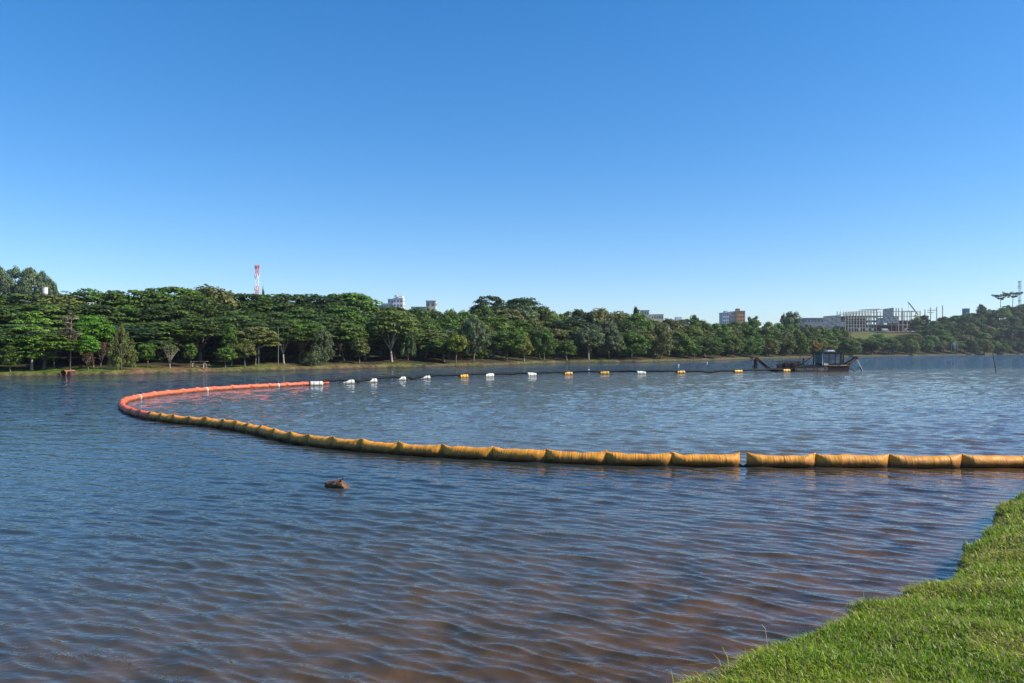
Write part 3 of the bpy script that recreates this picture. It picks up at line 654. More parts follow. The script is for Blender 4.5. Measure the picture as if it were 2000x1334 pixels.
building('house', 'cream building with stepped roof between skyline trees right of centre', 1254, 1268, 606.5, 450, 7, 2, M_cream, wincols=3)
building('house', 'long low cream roofline right of the stepped cream building', 1272, 1296, 614.5, 455, 7, 1, M_cream, wincols=5)
building('house', 'long low white building left of the round lone skyline tree', 1305, 1346, 625, 460, 8, 1, M_bwhite, boxes=[(.05,0,0,.28,.5,1.6,M_ltgrey,'water_tank')], wincols=7)
building('apartment_tower', 'grey apartment tower standing left of the orange one on the skyline', 1411, 1424, 611, 640, 10, 5, M_ltgrey, boxes=[(.2,0,0,.4,.5,1.6,M_ltgrey,'lift_tower')], wincols=3)
building('apartment_tower', 'brownish-grey apartment tower between the grey and orange towers', 1427, 1439, 609, 645, 10, 5, M_ltgrey, wincols=2)
building('apartment_tower', 'orange and brown apartment tower, tallest of the skyline trio', 1439, 1455.5, 607.5, 640, 10, 6, M_orangewall, boxes=[(-.2,0,0,.35,.5,1.9,M_brownwall,'lift_tower')], wincols=3)
building('house', 'small blue-grey block on the hilltop left of the flat-topped pines', 1886, 1894, 603, 640, 5, 1, mat('blue_grey_render', (.12,.2,.3), .8), wincols=2)
wt = thing('water_tank', 'small white cylindrical water tank in front of the pale eucalyptus hill', 'tank', at(88, 572, 190)); 
MB().tube([(0,0,-3),(0,0,1.25)], .62, 14).obj('tank_body', M_bwhite, wt); MB().tube([(0,0,1.25),(0,0,1.4)], .68, 14).obj('lid', M_cream, wt)
for x0_, x1_, y_, lab in ((52,72,592,'white house wall glimpsed through the dark canopy at far left'),(70,88,604,'second white house glimpsed lower, just right of the first'),(146,166,588,'pale blue house glimpsed through a canopy gap right of the water tank'),(166,192,602,'white house wall glimpsed through branches above the bright green trees')):
    building('house', lab, x0_, x1_, y_, 135, 5, 1, M_bwhite, wincols=3)

# construction site
def site():
    D0 = 545.0; px = D0/F
    def q(x, y, dy=0): p = at(x, y, D0); return Vector((p.x, D0+dy, p.z))
    o = thing('unfinished_building', 'unfinished concrete building with grey wall panels and bare columns on the hill', 'building', (q(1690,0).x, D0, 0)); og = Vector(o.location)
    def ob(mb, n, m, label=None): mb.v = [tuple(Vector(v)-og) for v in mb.v]; return mb.obj(n, m, o, label)
    def slab(x0, x1, yt, yb, y0, y1, n, m): a, b = q(x0, yb), q(x1, yt); return ob(MB().box(((a.x+b.x)/2, D0+(y0+y1)/2, (a.z+b.z)/2), (b.x-a.x, y1-y0, b.z-a.z)), n, m)
    def poly(pts_, y0, y1, n, m):
        mb = MB(); k = len(pts_); v = [q(x, y, y0) for x, y in pts_]+[q(x, y, y1) for x, y in pts_]
        mb.add(v, [tuple(range(k))[::-1], tuple(range(k, 2*k))]+[(i, (i+1) % k, (i+1) % k+k, i+k) for i in range(k)]); return ob(mb, n, m)
    # grey cladding: stacked panels
    for j in range(7):
        y0, y1 = 615.5+j*4.6, 615.5+(j+1)*4.6
        for i in range(4):
            xa, xb = 1608+i*8.3, 1608+(i+1)*8.3
            off = lambda x: -(x-1608)*.075+2.2 if j == 0 else 0
            poly([(xa+.08,y0+off(xa)),(xb-.08,y0+off(xb)),(xb-.08,y1-.1),(xa+.08,y1-.1)], -1-.1*((i+j) % 2), 0, 'wall_panel', M_panel)
    for j in range(3):
        for i in range(1): slab(1641, 1650, 638-j*3.2-3, 638-j*3.2, -1, 0, 'wall_panel', M_panel)
    for j in range(6):
        y0, y1 = 603+j*4.8, 603+(j+1)*4.8
        for i in range(4 if j < 3 else 6):
            xa, xb = 1724+i*5-(2 if j > 3 else 0), 1724+(i+1)*5-(2 if j > 3 else 0)
            off = lambda x: -(x-1724)*.13+.6 if j == 0 else 0
            poly([(xa+.08,y0+off(xa)),(xb-.08,y0+off(xb)),(xb-.08,y1-.1),(xa+.08,y1-.1)], -1.2-.1*((i+j) % 2), 0, 'wall_panel', M_panel)
    for i in range(5): slab(1712+i*2.6, 1714.4+i*2.6, 621, 634, -1, 0, 'wall_panel', M_panel)
    # floors
    slab(1641, 1800, 647, 648.5, 0, 26, 'floor_slab', M_conc)
    slab(1648, 1800, 633.5, 635, 0, 24, 'floor_slab', M_conc)
    slab(1650, 1800, 625.5, 626.8, .5, 22, 'floor_slab', M_conc)
    slab(1655, 1745, 616.5, 617.3, 1, 20, 'floor_slab', M_conc)
    slab(1638, 1800, 635.2, 652, 20, 21, 'rear_wall', M_dconc); slab(1650, 1712, 635.2, 646.8, 9, 10, 'rear_wall', M_dconc); slab(1606, 1800, 648.7, 656, -1.5, 19, 'foundation', M_dconc); slab(1750, 1800, 627, 646, 12, 13, 'rear_wall', M_dconc); slab(1655, 1712, 617.3, 633, 15, 16, 'rear_wall', M_dconc)
    col = MB().box((0,0,0), (.48,.48,1)).mesh('column'); col.materials.append(M_conc)
    def column(x, yt, yb, dy=0):
        a = q(x, yb, dy); b = q(x, yt, dy); c = link('column', col, None, o); c.location = (a+b)/2-og; c.scale = (1,1,b.z-a.z)
    for i, x in enumerate(np.linspace(1651, 1712, 12)): column(x, 610-(x-1651)*.09, 648, 0)
    for i, x in enumerate(np.linspace(1657, 1708, 9)): column(x, 612, 648, 8)
    for i, x in enumerate(np.linspace(1655, 1742, 15)): column(x, 606, 633, 17)
    for i, x in enumerate(np.linspace(1755, 1797, 6)): column(x, 607 if i else 602, 648, 0)
    for i, x in enumerate(np.linspace(1751, 1790, 8)): column(x, 608, 634, 9)
    for x, yt in ((1745.5,602),(1754.5,601),(1766,601),(1811,604),(1822,600),(1834,599),(1845.5,596)): column(x, yt, 650, 3)
    bm_ = MB().box((0,0,0), (1,.5,.45)).mesh('beam'); bm_.materials.append(M_conc)
    def beam(x0, x1, y, dy=0, y2=None):
        a, b = q(x0, y, dy), q(x1, y if y2 is None else y2, dy); c = link('beam', bm_, None, o); c.location = (a+b)/2-og; c.scale = ((b-a).length,1,1)
        c.rotation_euler = (0, -math.atan2(b.z-a.z, b.x-a.x), 0)
    beam(1657,1714,609.8,0,606.5); beam(1657,1742,612,17,607); beam(1682,1718,605,0,603.5); beam(1690,1736,604.3,10,603); beam(1742,1800,607.5,4,608.5); beam(1776,1800,606.5,9)
    beam(1649,1655,615,0); beam(1816,1834,606,3,605.2); beam(1816,1828,610,3); beam(1755,1800,618,0); beam(1655,1712,621.5,0,620.5); beam(1655,1712,640.5,0)
    for i in range(8): beam(1660+i*7, 1663.5+i*7, 629.5, 2)
    # dirt embankment
    slab(1712, 1800, 648.5, 652, -3, 2, 'embankment', M_dirt)
    for i, x in enumerate((1676,1690,1702)): slab(x, x+4, 640, 645.5, -.5, .5, 'door_frame', M_conc)
    c = thing('mobile_crane', 'grey telescopic crane boom leaning left above the unfinished building', 'crane', q(1802,614,6)); co = Vector(c.location)
    mb = MB(); mb.bar(q(1802,614,6)-co, q(1783.5,590.5,6)-co, .65); mb.obj('crane_boom', M_grey, c)
    mb = MB(); mb.bar(q(1783.5,590.5,6)-co, q(1781.5,588.3,6)-co, .4); mb.obj('jib_head', M_grey, c)
    mb = MB(); mb.box((1,0,-2), (4.5,2.6,2.4)); mb.box((-1.8,0,-1), (1.6,2.2,1.4)); mb.obj('crane_body', M_yellow, c)
    mb = MB(); mb.tube([q(1783,590.5,6)-co, q(1783,612,6)-co], .06, 5); mb.obj('hoist_cable', M_black, c)
    for k, (x, y) in enumerate(((1722,646.2),(1766,645.6),(1775,645.2))):
        v = thing('parked_van', ['white van parked left of the embankment below the unfinished building','white van under the bare columns, left of the pair','white van under the bare columns, right of the pair'][k], 'van', q(x, 647.3, -5), group='vans parked at the building site')
        b_ = MB(); b_.add([(-2.2,-.9,.3),(2.2,-.9,.3),(2.2,-.9,1.1),(1.5,-.9,1.3),(1,-.9,2),(-2.2,-.9,2),(-2.2,.9,.3),(2.2,.9,.3),(2.2,.9,1.1),(1.5,.9,1.3),(1,.9,2),(-2.2,.9,2)],
            [(0,1,2,3,4,5),(11,10,9,8,7,6),(0,6,7,1),(1,7,8,2),(2,8,9,3),(3,9,10,4),(4,10,11,5),(5,11,6,0)]).obj('van_body', M_wpaint, v)
        for xx in (-1.4,1.4):
            for yy in (-.85,.85): MB().tube([(xx,yy-.1,.33),(xx,yy+.1,.33)], .33, 12).obj('wheel', M_black, v)
        MB().box((1.28,0,1.62), (.5,1.5,.5)).obj('windscreen', M_win, v)
site()
# big grey hall left of the site
building('hall', 'dark grey flat-roofed hall left of the unfinished building, behind skyline trees', 1571, 1609, 621.5, 520, 20, 1, M_panel, wincols=6)

# ------------------------------------------------------------------ trees
def quads(cent, nrm, size, rs, asp=1.5):
    n = len(cent); nrm = nrm/np.linalg.norm(nrm, axis=1, keepdims=True)
    r = rs.normal(size=(n,3)); t = np.cross(nrm, r); t /= np.linalg.norm(t, axis=1, keepdims=True)+1e-9; b = np.cross(nrm, t)
    s = size[:,None]*.5; t = t*s*asp; b = b*s/asp**.3
    v = np.stack([cent-t, cent-b*.9+t*.1, cent+t, cent+b*.9-t*.1], 1).reshape(-1,3)
    return v, np.arange(4*n).reshape(-1,4)
def clump_leaves(cs, rads, per, leaf, rs, up=.4, tintvar=.25, shell=(.6,1.05), lowcut=-.5):
    P, Nn, Tn = [], [], []
    for c, rd in zip(cs, rads):
        d = rs.normal(size=(per*2,3)); d /= np.linalg.norm(d, axis=1, keepdims=True); d = d[d[:,2] > lowcut][:per]
        q = rs.uniform(*shell, size=(len(d),1)); P.append(c+d*q*rd); n = d+np.array([0,0,up])+rs.normal(0,.45,size=d.shape); Nn.append(n)
        tn = rs.uniform(1-tintvar, 1+tintvar); Tn.append(np.full(len(d), tn)*rs.uniform(.8,1.2,len(d)))
    P = np.concatenate(P); Nn = np.concatenate(Nn); Tn = np.concatenate(Tn)
    v, f = quads(P, Nn, leaf*rs.uniform(.7,1.3,len(P)), rs)
    hue = rs.normal(0,.06,len(Tn)); col = np.stack([Tn*(1+hue), Tn, Tn*(1-hue)], -1)
    return v, f, np.repeat(col, 4, 0)
# canonical tree: height 9, crown radius 4
def crown(kind, seed):
    rs = np.random.default_rng(seed); cs = []; rd = []; per = 70; leaf = .3; up = .4; lc = -.5; tv = .25
    if kind == 'umbrella':
        n = 120; th = rs.uniform(0, 2*math.pi, n); rho = np.sqrt(rs.uniform(0,1,n)); lay = rs.choice([1,.8,.58,.38], n, p=[.42,.27,.2,.11])
        rr = rho*4*(1-.12*rs.random(n)); z = 3.6+(8.7-3.6)*np.sqrt(np.clip(1-(rho*.93)**2,0,1))*lay+rs.normal(0,.15,n)
        cs = np.stack([rr*np.cos(th), rr*np.sin(th), z], -1); s = rs.uniform(.75,1.35,n); rd = np.stack([s, s, s*.34], -1); per = 56; up = 1.0; lc = -.25
    elif kind == 'round':
        n = 85; d = rs.normal(size=(n,3)); d /= np.linalg.norm(d,axis=1,keepdims=True); q = rs.uniform(.45,.98,(n,1)); ctr = np.array([0,0,5.6])
        lump = 1+.18*np.sin(d[:,:1]*4+seed)*np.cos(d[:,1:2]*5)
        cs = ctr+d*q*lump*np.array([3.2,3.2,2.9]); s = rs.uniform(.6,1.15,n); rd = np.stack([s,s,s*.75],-1); per = 72
    elif kind == 'lumpy':                               # hanging masses, crown nearly to the ground
        n = 100; th = rs.uniform(0,2*math.pi,n); zf = rs.uniform(0,1,n)**.8; z = 1.3+7.1*zf; prof = np.interp(zf,[0,.25,.6,.85,1],[.7,1,.95,.65,.2])
        rr = 3.4*prof*np.sqrt(rs.uniform(.3,1,n)); cs = np.stack([rr*np.cos(th),rr*np.sin(th),z],-1); s = rs.uniform(.5,1.0,n); rd = np.stack([s,s,s*1.15],-1); per = 62; up = .2
    elif kind == 'oval':
        n = 80; th = rs.uniform(0,2*math.pi,n); zf = rs.uniform(0,1,n); z = 2.5+6*zf; prof = np.interp(zf,[0,.3,.7,1],[.55,1,.8,.15])
        rr = 3.2*prof*np.sqrt(rs.uniform(.2,1,n)); cs = np.stack([rr*np.cos(th),rr*np.sin(th),z],-1); s = rs.uniform(.5,.9,n); rd = np.stack([s,s,s*.9],-1); per = 60; leaf = .26
    elif kind == 'weeping':
        n = 110; th = rs.uniform(0,2*math.pi,n); zf = rs.uniform(0,1,n); z = .9+7.6*zf; prof = np.interp(zf,[0,.2,.6,1],[.85,1,.75,.15])
        rr = 3.5*prof*np.sqrt(rs.uniform(.3,1,n)); cs = np.stack([rr*np.cos(th),rr*np.sin(th),z],-1); s = rs.uniform(.3,.6,n); rd = np.stack([s,s,s*2.0],-1); per = 60; leaf = .2; up = 0; tv = .15
    elif kind == 'tiered':
        for zt_, rt in ((2.6,3.2),(3.8,3.6),(5.2,3.9),(6.6,3.4),(7.7,2.6),(8.6,1.3)):
            n = int(22*rt/3.2)
            for k in range(n):
                a = rs.uniform(0,6.28); r_ = rt*math.sqrt(rs.uniform(.02,1)); cs.append((r_*math.cos(a), r_*math.sin(a), zt_-.08*r_*r_*.5+rs.normal(0,.15))); q = rs.uniform(.55,1.0); rd.append((q,q,q*.3))
        cs = np.array(cs); rd = np.array(rd); per = 46; up = 1.1; lc = -.2; leaf = .26
    elif kind == 'sparse':
        n = 42; d = rs.normal(size=(n,3)); d /= np.linalg.norm(d,axis=1,keepdims=True); cs = np.array([0,0,5.6])+d*rs.uniform(.3,1,(n,1))*np.array([3.4,3.4,3]); s = rs.uniform(.45,.8,n); rd = np.stack([s,s,s*.7],-1); per = 45; leaf = .2
    elif kind == 'shrub':
        n = 48; d = rs.normal(size=(n,3)); d /= np.linalg.norm(d,axis=1,keepdims=True); d[:,2] = np.abs(d[:,2]); cs = np.array([0,0,.8])+d*rs.uniform(.4,1,(n,1))*np.array([3.3,3.3,7.2]); s = rs.uniform(.7,1.3,n); rd = np.stack([s,s,s*1.6],-1); per = 80; leaf = .34
    elif kind == 'pine':
        for k in range(46):
            zf = rs.uniform(0,1); a = rs.uniform(0,6.28); r_ = rs.uniform(.2,1)*np.interp(zf,[0,.35,.7,1],[1.8,3.6,2.6,.5]); cs.append((r_*math.cos(a), r_*math.sin(a), 4.6+4.2*zf)); q = rs.uniform(.4,.8); rd.append((q,q,q*.45))
        cs = np.array(cs); rd = np.array(rd); per = 40; leaf = .2; up = .7
    elif kind == 'araucaria':
        for k in range(34):
            a = 2*math.pi*k/17+rs.normal(0,.1); r_ = rs.uniform(1.2,3.9); cs.append((r_*math.cos(a), r_*math.sin(a), 8.0+.045*r_*r_+rs.normal(0,.1))); q = rs.uniform(.45,.75); rd.append((q,q,q*.42))
        for k in range(10):
            a = rs.uniform(0,6.28); r_ = rs.uniform(.3,1.8); cs.append((r_*math.cos(a), r_*math.sin(a), 7.3+rs.normal(0,.15))); rd.append((.5,.5,.25))
        cs = np.array(cs); rd = np.array(rd); per = 50; leaf = .22; up = .6
    v, f, c = clump_leaves(np.asarray(cs), np.asarray(rd), per, leaf, rs, up, tv, lowcut=lc)
    m = mesh_np('crown', v, f, cols=c); m.materials.append(M_leaf); return m
def trunk(kind, seed):
    rs = random.Random(seed); m = MB(); tip = 7.6 if kind not in ('shrub',) else 4
    hb_ = {'umbrella':2.2,'round':2.6,'lumpy':2.2,'oval':3,'weeping':2.5,'tiered':5.5,'sparse':1.6,'shrub':.8,'pine':6.5,'araucaria':7.4}[kind]
    bx, by = rs.uniform(-.3,.3), rs.uniform(-.3,.3); r0 = .2 if kind not in ('pine','araucaria') else .16
    m.tube([(0,0,-.4),(0,0,.15),(bx*.5,by*.5,hb_*.5),(bx,by,hb_)], [r0*1.5,r0*1.1,r0*.85,r0*.7], 7)
    n = {'umbrella':7,'sparse':10,'araucaria':17,'tiered':14,'pine':9}.get(kind, 6)
    if kind in ('tiered','pine'): m.tube([(bx,by,hb_),(bx,by,8.3)], [r0*.7,.04], 6)
    for k in range(n):
        a = 2*math.pi*k/n+rs.uniform(-.3,.3)
        if kind == 'araucaria': p = [(bx,by,hb_-.2+rs.uniform(-.2,.3)),(bx+2*math.cos(a),by+2*math.sin(a),hb_+.35),(3.6*math.cos(a),3.6*math.sin(a),8.5)]; rr = [.09,.06,.04]
        elif kind in ('tiered','pine'): z = rs.uniform(2.6 if kind == 'tiered' else 4.6, 7.8); p = [(bx,by,z),(bx+1.5*math.cos(a),by+1.5*math.sin(a),z+.2),(3*math.cos(a),3*math.sin(a),z+.1)]; rr = [.07,.05,.02]
        else:
            re = rs.uniform(1.4,3.1)*(1 if kind != 'shrub' else .7); ze = rs.uniform(5.2,7.6) if kind != 'shrub' else rs.uniform(2,6)
            p = [(bx,by,hb_-.15),(bx+re*.35*math.cos(a),by+re*.35*math.sin(a),hb_+(ze-hb_)*.45),(re*math.cos(a),re*math.sin(a),ze)]; rr = [r0*.55,r0*.38,.03]
        m.tube(p, rr, 5)
        if kind == 'sparse':
            for q in range(4):
                e = Vector(p[2]); s_ = Vector(p[1]).lerp(e, rs.uniform(.1,.9)); m.tube([s_, s_+Vector((rs.uniform(-1,1),rs.uniform(-1,1),rs.uniform(.2,1.2)))], [.05,.015], 4)
    return m.mesh('trunk', True)
NV = {'umbrella':5,'round':5,'lumpy':5,'oval':3,'weeping':2,'tiered':2,'sparse':3,'shrub':3,'pine':1,'araucaria':2}
CR, TR = {}, {}
for ki, (k, n) in enumerate(NV.items()):
    CR[k] = [crown(k, 100*ki+i) for i in range(n)]; TR[k] = [trunk(k, 100*ki+i) for i in range(n)]
TRP = {k: [m.copy() for m in v] for k, v in TR.items()}
for v in TR.values():
    for m in v: m.materials.append(M_bark)
for v in TRP.values():
    for m in v: m.materials.clear(); m.materials.append(M_palebark)
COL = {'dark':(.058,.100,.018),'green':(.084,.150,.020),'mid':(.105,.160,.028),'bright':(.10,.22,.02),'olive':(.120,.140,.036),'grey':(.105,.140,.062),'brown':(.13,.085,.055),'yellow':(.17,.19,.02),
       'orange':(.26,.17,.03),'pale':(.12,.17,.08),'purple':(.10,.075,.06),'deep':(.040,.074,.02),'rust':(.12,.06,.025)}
CNAME = {'dark':'dark green','green':'green','mid':'mid-green','bright':'bright green','olive':'olive green','grey':'grey-green','brown':'dry brown','yellow':'yellow-green','orange':'orange-tinged','pale':'pale green','purple':'purplish brown','deep':'deep shadowy green','rust':'rusty brown'}
KNAME = {'umbrella':'umbrella-crowned','round':'round-crowned','lumpy':'heavy drooping-crowned','oval':'oval-crowned','weeping':'weeping','tiered':'tiered','sparse':'thin-crowned','shrub':'bushy','pine':'tall bare-stemmed','araucaria':'flat-topped'}
tree_rs = random.Random(5); ALL = []
def tree(kind, x, y, top, halfw, col, row, label=None, pale=False, name='tree', ztilt=0, cat='tree'):
    """x, y: foot; top: height of the top above water; halfw: crown radius in metres"""
    z = gz(x, y)-.05; H_ = top-z; v = tree_rs.randrange(NV[kind])
    o = bpy.data.objects.new({'araucaria':'pine_tree','pine':'pine_tree','shrub':'bush'}.get(kind, name), None); C.objects.link(o)
    sx = halfw/4.0; sz = H_/9.0; o.location = (x, y, z); o.rotation_euler = (0,0,tree_rs.uniform(0,6.28))
    j = [tree_rs.uniform(.86,1.16), tree_rs.uniform(.9,1.12)]
    if row.startswith('hill'): j[0] = tree_rs.uniform(.6,1.55)
    c = COL[col]
    tr = link('trunk', (TRP if pale else TR)[kind][v], None, o); tr.scale = (sx, sx, sz)
    cr = link('crown', CR[kind][v], None, o); cr.scale = (sx, sx, sz); cr.color = (c[0]*j[0]*j[1], c[1]*j[0], c[2]*j[0]*j[1], 1)
    ALL.append(dict(o=o, kind=kind, u=1000+F*x/y, row=row, col=col, label=label, H=H_, w=halfw, cat=cat, y=y)); return o
def tpx(kind, u, ybase, ytop, wpx, col, label=None, s=None, row='front', **k):
    d = F*(CAMZ-.5)/(ybase-HOR) if s is None else float(dshore(u))+s
    d = min(max(d, float(dshore(u))+1.5), float(dshore(u))+400)
    tree(kind, (u-1000)/F*d, d, CAMZ+(HOR-ytop)/F*d, wpx*.5/F*d, col, row, label, **k)
CU = []
def cust(*a, **k): CU.append((a[1], a[4])); tpx(*a, **k)
cust('tiered',62,724,610,98,'bright','bright green layered tree at the far left shore', pale=True, s=3)
cust('oval',20,728,672,56,'green','small green tree leaning at the left edge of the photo', s=2)
cust('sparse',107,722,634,62,'purple','purplish brown half-bare tree right of the bright layered tree', s=4)
cust('pine',137,727,606,52,'brown','tall bare-stemmed pine with brownish crown at the left shore', pale=True, s=3.2)
cust('umbrella',182,723,616,78,'bright','vivid bright green umbrella tree just right of the tall pine', s=6)
cust('umbrella',172,727,655,44,'bright','low bright green spreading tree under the vivid umbrella tree', s=3)
cust('sparse',172,730,682,34,'rust','rust-brown dried small tree beside the brown culvert mouth', s=2)
cust('sparse',196,723,656,42,'brown','thin brownish tree left of the weeping grey-green tree', s=5)
cust('weeping',236,729,640,68,'olive','large weeping olive green tree at the left shore', s=2)
cust('round',288,721,668,48,'green','rounded green tree between the weeping tree and the white-trunked tree', s=4)
cust('sparse',332,727,660,52,'olive','small tree with forked white trunks left of the picnic table', pale=True, s=2)
cust('round',372,720,668,34,'green','small round green tree directly behind the picnic table', s=4)
cust('oval',452,719,634,52,'green','slim green tree left of the light green bush by the lamp post', s=5)
cust('round',478,720,664,52,'olive','light green rounded tree left of the lamp post on the shore', s=2)
cust('round',440,720,676,50,'mid','low leafy tree overhanging the shore right of the picnic table', s=2)
cust('umbrella',583,716,622,100,'green','wide umbrella tree right of the lamp posts', s=8)
cust('lumpy',628,718,642,52,'grey','large-leaved grey-green tree at the shore right of the lamp posts', s=3)
cust('shrub',612,720,684,42,'grey','grey-green bush hanging over the water before the large-leaved tree', s=1.5)
cust('umbrella',672,714,630,90,'green','umbrella tree between the large-leaved tree and the bright green giant', s=8)
cust('round',702,714,655,50,'olive','brownish olive tree right below the umbrella tree near the red bank', s=4)
cust('umbrella',765,711,606,106,'mid','tall spreading green tree with pale trunk above the red earth bank', pale=True, s=7)
cust('weeping',797,711,612,38,'pale','slim pale green weeping tree right of the tall spreading tree', s=9)
cust('round',890,714,646,52,'yellow','yellow-green tree leaning out at the shore right of the red bank', s=2)
cust('lumpy',925,711,622,70,'grey','grey-green drooping tree right of the yellow-green tree', s=8)
cust('oval',1024,709,655,46,'yellow','yellow-green tree with a cluster of white trunks at the centre shore', pale=True, s=2)
cust('lumpy',1062,708,645,60,'green','leafy green tree right of the white-trunk cluster', s=4)
cust('round',1107,709,664,54,'green','low round tree with forked pale trunk left of the bare earth bank', pale=True, s=2)
cust('umbrella',1115,706,620,86,'deep','dark domed tree behind the low forked tree', s=16)
cust('round',1355,705,672,48,'green','low round dark bush tree standing out at the far shore', s=2)
cust('lumpy',1290,705,636,60,'olive','drooping olive tree above the bare orange earth bank', s=4)
cust('round',1590,700,664,30,'orange','small orange-leaved tree right behind the dredger mast', s=3)
cust('round',1622,700,672,22,'orange','smaller orange-tinged tree behind the dredger cabin', s=3)
NF = len(ALL)
# skyline individuals
SK = [('umbrella',955,578,76,'deep','big dark domed skyline tree, left of the pair',45),('umbrella',1022,582,100,'deep','widest dark domed skyline tree, right of the pair',48),
 ('round',838,594,30,'green','rounded skyline tree directly before the small cream block',40),('round',880,599,34,'mid','leafy skyline tree left of the dark domed pair',38),('lumpy',1242,601,26,'dark','upright dark skyline tree left of the stepped cream building',60),
 ('round',1357,610,24,'dark','lone round dark tree on the skyline left of the grey tower',75),('round',1470,616,36,'dark','dark skyline tree right of the orange tower',85),('round',1545,606,50,'grey','large pale rounded skyline tree above the dredger',60),
 ('round',1215,604,34,'grey','light grey-green skyline tree left of the upright dark one',52),('oval',1530,612,22,'grey','small grey-green tree at the left flank of the large rounded one',62),
 ('oval',514,560,11,'green','tiny pointed tree on the skyline right beside the red and white mast',80)]
for kind, u, yt, wp, col, lab, s in SK: tpx(kind, u, 0, yt, wp, col, lab, s=s, row='sky')
YT = np.array([(-300,560),(0,574),(60,574),(100,575),(150,565),(250,567),(330,562),(420,559),(470,570),(520,572),(620,573),(690,574),(720,582),(745,600),(800,606),(850,604),(900,614),(930,600),(1060,600),(1080,607),(1140,604),(1200,609),
  (1260,616),(1310,624),(1350,625),(1400,627),(1460,627),(1520,628),(1560,630),(1620,640),(1660,650)], float)
def yt(u): return float(np.interp(u, YT[:,0], YT[:,1]))
frs = random.Random(11)
def pick(u, row):
    if u < 760: return frs.choices(['umbrella','round','lumpy'], [.86,.09,.05])[0], frs.choices(['dark','green','mid','deep','olive'], [.42,.34,.1,.1,.04])[0]
    if u < 1300: return frs.choices(['lumpy','round','oval','umbrella'], [.42,.3,.13,.15])[0], frs.choices(['dark','green','olive','grey','mid'], [.22,.27,.25,.14,.12])[0]
    return frs.choices(['lumpy','round','oval','umbrella'], [.34,.38,.1,.18])[0], frs.choices(['dark','green','olive','grey','mid'], [.2,.34,.18,.08,.2])[0]
u = -130
while u < 1660:                                        # skyline row
    d = float(dshore(u))+34+frs.uniform(-3,4); k, c = pick(u, 3); w_ = frs.uniform(4.0,5.6)+(1.3 if u < 760 else 0)
    tree(k, (u-1000)/F*d, d, CAMZ+(HOR-yt(u)-frs.uniform(-3,2.5))/F*d, w_, c, 'skyline'); u += w_*.92*F/d
for row, s, fr_, nm in ((2,23,.83,'third'),(1,13,.64,'second')):
    u = -130+frs.uniform(0,30)
    while u < 1660:
        d = float(dshore(u))+s+frs.uniform(-2.5,2.5); k, c = pick(u, row); w_ = frs.uniform(3.4,5.0)+(.6 if u < 760 else 0); ys = HOR+F*CAMZ/float(dshore(u))
        ytop = ys+(yt(u)-ys)*(fr_+frs.uniform(-.07,.07)); tree(k, (u-1000)/F*d, d, CAMZ+(HOR-ytop)/F*d, w_, c, nm); u += w_*1.0*F/d
u = -130
while u < 1660:                                        # shoreline fill
    d = float(dshore(u))+5+frs.uniform(-1.5,2); k, c = pick(u, 0); w_ = frs.uniform(2.5,3.8)
    if u > 820: w_ = frs.uniform(3.4,5.2); k = frs.choices(['lumpy','shrub','round'], [.5,.15,.35])[0]; d += 1; ys = HOR+F*CAMZ/float(dshore(u))
    if min(abs(u-a) for a, b in CU) > 20 or u < 0:
        ytop = ys+(yt(u)-ys)*((.45 if u < 820 else .58)+frs.uniform(-.1,.14)); tree(k, (u-1000)/F*d, d, CAMZ+(HOR-ytop)/F*d, w_, c, 'shoreline', pale=frs.random() < .3)
    u += w_*1.25*F/d
u = -140
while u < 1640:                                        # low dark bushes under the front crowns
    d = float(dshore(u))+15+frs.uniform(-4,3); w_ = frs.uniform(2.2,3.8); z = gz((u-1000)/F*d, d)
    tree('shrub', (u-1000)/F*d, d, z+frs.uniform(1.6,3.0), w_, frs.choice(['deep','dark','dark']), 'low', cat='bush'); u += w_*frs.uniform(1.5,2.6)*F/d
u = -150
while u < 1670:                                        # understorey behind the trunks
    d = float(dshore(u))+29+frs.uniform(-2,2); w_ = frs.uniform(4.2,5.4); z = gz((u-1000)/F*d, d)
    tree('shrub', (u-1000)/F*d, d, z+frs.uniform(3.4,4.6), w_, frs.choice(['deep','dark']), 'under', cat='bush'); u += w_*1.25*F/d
# pale eucalyptus hill at far left
for i, (u, ytp, wp) in enumerate([(-90,512,60),(-45,515,60),(-8,517,52),(28,520,50),(58,523,46),(82,529,40),(98,545,30),(108,556,20),(10,538,50),(48,542,50),(80,552,34)]):
    tpx('oval' if i % 2 else 'lumpy', u, 0, ytp, wp*1.15, 'pale', None, s=165-(25 if i > 7 else 0), row='euc')
# right-hand hillside
hr = random.Random(21)
for k, s in enumerate((3,11,20,30,41,53,66,80,96,114,134,156)):
    u = 1655+hr.uniform(0,20)
    while u < 2110:
        d = float(dshore(u))+s+hr.uniform(-3,3); w_ = hr.uniform(4.0,6.2); x = (u-1000)/F*d; z = gz(x, d); H_ = hr.uniform(6.5,9.5)
        if s < 25: H_ *= .8
        if u > 1880: H_ *= 1.1
        ok = not (u < 1782 and s > 62) and not (s > 140 and u < 1840)
        if u < 1790 and s > 35: H_ *= .8
        if ok:
            c = hr.choices(['dark','green','olive','deep','mid'], [.32,.3,.14,.14,.1])[0]
            if u > 1960 and s < 60: c = 'deep'
            tree(hr.choices(['round','umbrella','lumpy','oval'], [.4,.3,.2,.1])[0], x, d, z+H_, w_, c, 'hill%d' % k)
        u += w_*1.7*F/d
for u, yb, ytp, wp in ((1636,652,634,30),(1606,650,636,34),(1580,650,633,36),(1650,655,644,26),(1790,640,617,30),(1806,630,613,24)):
    tpx('round', u, 0, ytp, wp, 'dark', None, s=150 if u < 1700 else 120, row='site')
